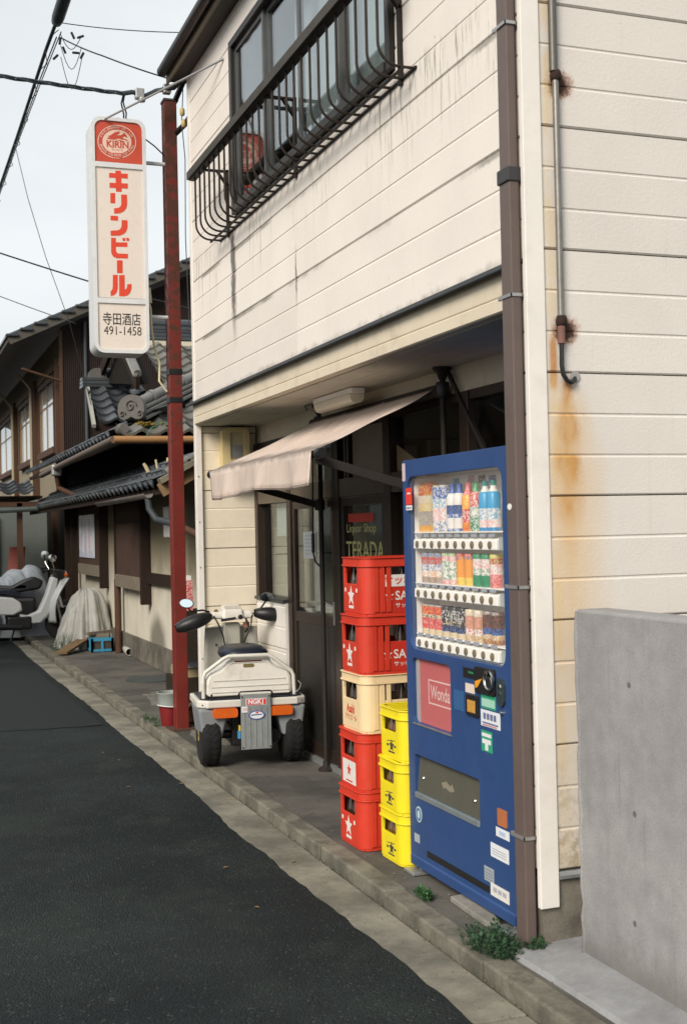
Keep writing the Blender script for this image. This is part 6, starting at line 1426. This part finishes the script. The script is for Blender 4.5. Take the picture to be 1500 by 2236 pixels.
prism_y([(-.75,.60),(-.70,.52),(-.40,.42),(-.10,.40),(.02,.46),(.0,.58),(-.12,.66),(-.45,.70),(-.70,.68)], -.13, .13, 'side_cover', M_SCW, bevel=.05, seg=3)
prism_y([(-.78,.70),(-.40,.70),(-.02,.66),(.02,.72),(-.15,.78),(-.60,.80),(-.78,.77)], -.125, .125, 'saddle', M_NAVY, bevel=.03, seg=3)
prism_y([(-.02,.26),(.30,.26),(.42,.38),(.52,.70),(.56,.92),(.46,.95),(.38,.70),(.26,.44),(.10,.38),(-.02,.42)], -.10, .10, 'frame_cover', M_SCL, bevel=.03, seg=3)
def legs(u, v):
    s = (u-.5)*2; z = .26+v*.66; return Vector((.40+.20*v-.10*math.sin(PI*v)+.10*abs(s), s*.235*(.75+.25*math.sin(PI*v)), z))
Q(MB().grid(legs, 13, 14), 'leg_shield', M_SCL, smooth=180, solid=.02)
prism_y([(.50,.92),(.66,.90),(.68,1.00),(.60,1.06),(.50,1.04)], -.10, .10, 'headlight_cowl', M_BLACK, bevel=.03, seg=3)
Q(MB().lathe([(.07,.0),(.065,.02),(.0,.03)], (.665,0,.97), 16, 'x'), 'headlight', M_CHROME, smooth=60)
Q(MB().lathe([(.03,.0),(.028,.04)], (.64,-.14,.97), 10, 'x').lathe([(.03,.0),(.028,.04)], (.64,.14,.97), 10, 'x'), 'indicator', M_ORL)
Q(MB().tube([(.44,-.34,1.02),(.50,-.15,1.05),(.53,0,1.03),(.50,.15,1.05),(.44,.34,1.02)], .016, 8), 'handlebar', M_BLACK, smooth=60)
for s in (-1,1):
    Q(MB().tube([(.44,s*.34,1.02),(.40,s*.38,1.015)], .022, 8), 'grip', M_BLACK)
    Q(MB().tube([(.48,s*.24,1.04),(.44,s*.30,1.14),(.43,s*.34,1.20)], .007, 6), 'mirror_stalk', M_CHROME, smooth=60)
    Q(MB().lathe([(.0,.012),(.05,.008),(.058,-.002),(.05,-.006),(.0,-.006)], (.43,s*.35,1.23), 18, 'y' if s < 0 else 'x'), 'mirror', M_CHROME if s < 0 else M_BLACK, smooth=50)
Q(MB().tube([(.60,-.06,.24),(.52,-.06,.60),(.47,-.05,.85)], .022, 8).tube([(.60,.06,.24),(.52,.06,.60),(.47,.05,.85)], .022, 8), 'fork', M_STEEL, smooth=60)
Q(MB().grid(lambda u, v: Vector((.60-.265*math.cos(PI*(.05+.72*u)), (v-.5)*.12, .24+.265*math.sin(PI*(.05+.72*u)))), 16, 3), 'front_fender', M_SCW, smooth=180, solid=.008)
Q(MB().box(-.20,.16,-.11,.11,.18,.38), 'engine', M_BLACK, bevel=.03); Q(MB().tube([(.0,-.13,.22),(-.4,-.15,.24),(-.80,-.15,.30)], .045, 10), 'muffler', M_BLACK, smooth=50)
Q(MB().bar((-.1,-.12,.2),(-.18,-.20,.0), .02, .02), 'side_stand', M_BLACK)
Q(MB().grid(lambda u, v: Vector((-.62-.27*math.cos(PI*(.2+.75*u)), (v-.5)*.12, .24+.27*math.sin(PI*(.2+.75*u)))), 14, 3), 'rear_fender', M_BLACK, smooth=180, solid=.008)
# dark motorbike half hidden behind the white scooter
dm = thing('dark_motorbike', 'dark motorbike with round mirror standing behind the white scooter', 'motorbike', (1.95, 19.75, 0), R(-6))
def D(mb, name, mat, par=dm, **k): return mb.build(name, mat, par, False, **k)
for x in (-.62, .66): 
    w_ = D(MB().lathe([(.20,-.04),(.26,-.05),(.285,-.02),(.285,.02),(.26,.05),(.20,.04)], (x,0,.285), 24, 'y'), 'wheel', M_TYRE, smooth=40); D(MB().lathe([(.20,-.02),(.05,-.03),(.05,.03),(.20,.02)], (x,0,.285), 20, 'y'), 'rim', M_STEEL, w_, smooth=40)
D(MB().prof([(-.70,.72),(-.2,.66),(.0,.70),(.28,.74),(.34,.86),(.18,.94),(.0,.88),(-.15,.80),(-.68,.84)], 'y', -.12, .12), 'tank_and_seat', M_BLACK, bevel=.04, seg=3, smooth=70)
D(MB().box(-.25,.22,-.14,.14,.25,.62), 'engine', M_BLACK, bevel=.05); D(MB().tube([(.66,-.07,.285),(.46,-.07,.95)], .025, 8).tube([(.66,.07,.285),(.46,.07,.95)], .025, 8), 'fork', M_STEEL, smooth=60)
D(MB().tube([(.30,-.38,1.05),(.42,-.2,1.08),(.45,0,1.0),(.42,.2,1.08),(.30,.38,1.05)], .016, 8), 'handlebar', M_BLACK, smooth=60)
D(MB().lathe([(.09,.0),(.085,.05),(.02,.09)], (.50,0,.93), 16, 'x'), 'headlamp', M_BLACK, smooth=60); D(MB().lathe([(.03,0),(.025,.05)], (.52,-.17,.93), 10, 'x'), 'indicator', M_ORL)
for s_ in (-1,1):
    D(MB().tube([(.38,s_*.26,1.08),(.36,s_*.30,1.22)], .007, 6), 'mirror_stalk', M_BLACK); D(MB().lathe([(.0,-.01),(.06,-.006),(.065,.004),(.0,.008)], (.36,s_*.31,1.27), 18, 'y'), 'mirror', M_BLACK if s_ > 0 else M_CHROME, smooth=50)
# blue basket with junk, plank, pipe
bb = thing('blue_basket', 'small bright blue plastic basket holding scrap wood on the pavement', 'basket', (2.68, 16.85, 0))
M_BB = plain('basket_blue', (.045,.26,.42), .45, .1, 5, .04)
m = MB()
x0, x1, y0, y1, h_ = 2.55, 2.82, 16.70, 17.02, .19
for (a, b_) in (((x0,y0),(x1,y0)),((x1,y0),(x1,y1)),((x1,y1),(x0,y1)),((x0,y1),(x0,y0))):
    for z, th_ in ((.02,.03),(.165,.045)): m.bar((a[0],a[1],z),(b_[0],b_[1],z), .012, th_)
    for t_ in (0,.5,1): px, py = a[0]+(b_[0]-a[0])*t_, a[1]+(b_[1]-a[1])*t_; m.bar((px,py,.0),(px,py,.18), .03, .014)
m.box(x0,x1,y0,y1,.0,.008); W(m, 'basket_frame', M_BB, bb)
W(MB().box(x0+.015,x1-.015,y0+.015,y1-.015,.012,.13), 'basket_fill', plain('scrap_dark', (.06,.05,.04), .9, .4, 20), bb)
W(MB().bar((2.50,16.78,.24),(2.86,16.95,.25), .05, .04).bar((2.54,16.9,.21),(2.80,16.8,.21), .09, .05), 'scrap_wood', M_WEATH, bb)
tag(MB().bar((2.12,16.5,.03),(2.74,17.6,.20), .16, .03).build('plank', plain('plank_brown', (.16,.10,.045), .8, .3, 6, .3), None), 'long brown plank lying against the blue basket', 'plank')
tag(MB().tube([(3.02,17.1,.05),(2.90,15.9,.05)], .045, 14, caps=False).build('drain_tube', plain('tube_grey', (.34,.33,.30), .5, .1), None, smooth=50, solid=.006), 'short grey plastic pipe lying at the foot of the stucco wall', 'pipe')
cover('refuse_bag', 'crumpled dark plastic bag behind the white scooter at the carport', 'bag', (2.55,21.0,0), .30, .30, plain('bag_teal', (.06,.08,.085), .4, .2, 9, .3, 18), 3, [(0,0,.55,.25)], 9)
# ------------------------------------------------------------------ house across the lane (it shows in the shop's glass)
oh = thing('opposite_house', 'dark timber house row across the lane seen mirrored in the shop glass', 'house', (-4.0, 22, 0))
for k in range(12): W(MB().box(-4.12,-4.0,12,38,.2+k*.45,.645+k*.45), 'timber_panel', M_BRWOOD if k < 5 else M_STUC, oh)
W(MB().box(-4.16,-4.0,12,38,-.07,.195), 'plinth', M_PLINTH, oh)
for y0_ in (13, 17.5, 22, 26.5, 31):
    for z0_ in (.9, 3.4):
        f = W(MB().plate([(y0_,z0_),(y0_+2.2,z0_),(y0_+2.2,z0_+1.2),(y0_,z0_+1.2)], [[(y0_+.06,z0_+.06),(y0_+2.14,z0_+.06),(y0_+2.14,z0_+1.14),(y0_+.06,z0_+1.14)]], (-3.95,0,0), (0,1,0), (0,0,1), (1,0,0), t=.05), 'window_frame', M_BRONZE, oh)
        W(MB().box(-3.998,-3.98,y0_+.06,y0_+2.14,z0_+.06,z0_+1.14), 'pane', plain('dark_pane', (.03,.035,.04), .05, .1, 3, 0), f)
W(MB().prof([(-3.4,5.45),(-9,7.6),(-9,7.45),(-3.4,5.30)], 'y', 11.6, 38.4), 'roof', M_TILE, oh)
# ------------------------------------------------------------------ weeds
def weed(name, label, c, rx, ry, h, n, seed, col, group='weeds along the kerb'):
    r = random.Random(seed); m = MB(); c = Vector(c)
    for k in range(n):
        a = r.uniform(0, 2*PI); q = math.sqrt(r.random()); b = c+Vector((rx*q*math.cos(a), ry*q*math.sin(a), 0))
        hh = h*r.uniform(.45, 1.0)*(1.15-.5*q); lean = Vector((r.uniform(-.5,.5), r.uniform(-.5,.5), 1)).normalized()*hh
        tip = b+lean; m.tube([b, b+lean*.5, tip], [.0018,.0014,.0008], 4, caps=False)
        for j in range(5):
            t = .3+.7*j/4; p = b+lean*t; d = Vector((r.uniform(-1,1), r.uniform(-1,1), r.uniform(-.1,.7))).normalized(); s = Vector((-d.y,d.x,r.uniform(-.3,.3))).normalized(); l = r.uniform(.012,.026)
            m.add([p, p+d*l*.5+s*l*.35, p+d*l, p+d*l*.5-s*l*.35], [(0,1,2,3)])
    o = m.build(name, plain('leaf_%s' % name+str(seed), col, .6, .5, 30, 0)); return tag(o, label, 'weed', group)
weed('weed_clump', 'dense dark green weed clump at the foot of the drainpipe', (2.11,4.20,-.03), .085, .17, .12, 150, 1, (.022,.060,.024))
weed('weed_clump', 'small green weed tuft in the kerb joint below the vending machine', (2.125,4.88,-.004), .03, .07, .05, 34, 2, (.035,.10,.03))
weed('weed_clump', 'sparse weeds between the drainpipe and the pale apron', (2.235,4.075,0), .05, .03, .07, 26, 3, (.03,.07,.03))
weed('weed_clump', 'straggly weeds at the kerb beside the red bucket', (2.05,10.25,-.01), .05, .28, .07, 40, 4, (.05,.09,.04))
weed('weed_clump', 'leafy green plant growing at the foot of the dust sheet', (2.30,17.2,0), .22, .30, .28, 90, 5, (.035,.085,.03))
weed('weed_clump', 'low greenery in the dark gap beside the trike', (2.42,9.95,0), .06, .12, .30, 30, 6, (.06,.13,.035))
# grit and dry leaves lying in the gutter
r = random.Random(21); m = MB()
for k in range(420):
    y = r.uniform(3.2, 10.5); x = r.choice([r.gauss(1.985,.010), r.uniform(1.80,1.98), r.uniform(2.12,2.24)]); z = -.058 if x < 1.995 else .0; s = r.uniform(.0025,.007); a = r.uniform(0,3)
    m.add([(x+s*math.cos(a+q*2.1), y+s*math.sin(a+q*2.1), z) for q in range(3)]+[(x,y,z+s*.7)], [(0,1,3),(1,2,3),(2,0,3)])
o = m.build('gutter_grit', plain('grit', (.13,.11,.08), .9, .5, 80, 0)); o['kind'] = 'stuff'; o['label'] = 'grit and crumbs of leaf along the gutter'
r = random.Random(22)
for k in range(9):
    y = r.uniform(4.2, 9.5); x = r.uniform(1.4, 1.98); z = -.044 if x < 1.76 else -.0575; s = r.uniform(.012,.022); a = r.uniform(0,6)
    o = MB().add([(s*math.cos(a),s*math.sin(a),.001),(-s*.4*math.sin(a),s*.4*math.cos(a),.004),(-s*math.cos(a),-s*math.sin(a),.002),(s*.4*math.sin(a),-s*.4*math.cos(a),.003)], [(0,1,2,3)]).build('dry_leaf', plain('dry_leaf', (.26,.16,.06), .8, .3, 30, 0))
    o.location = (x, y, z); tag(o, 'small dry leaf lying on the lane near the gutter', 'leaf', 'dry leaves on the lane')
flush_text()
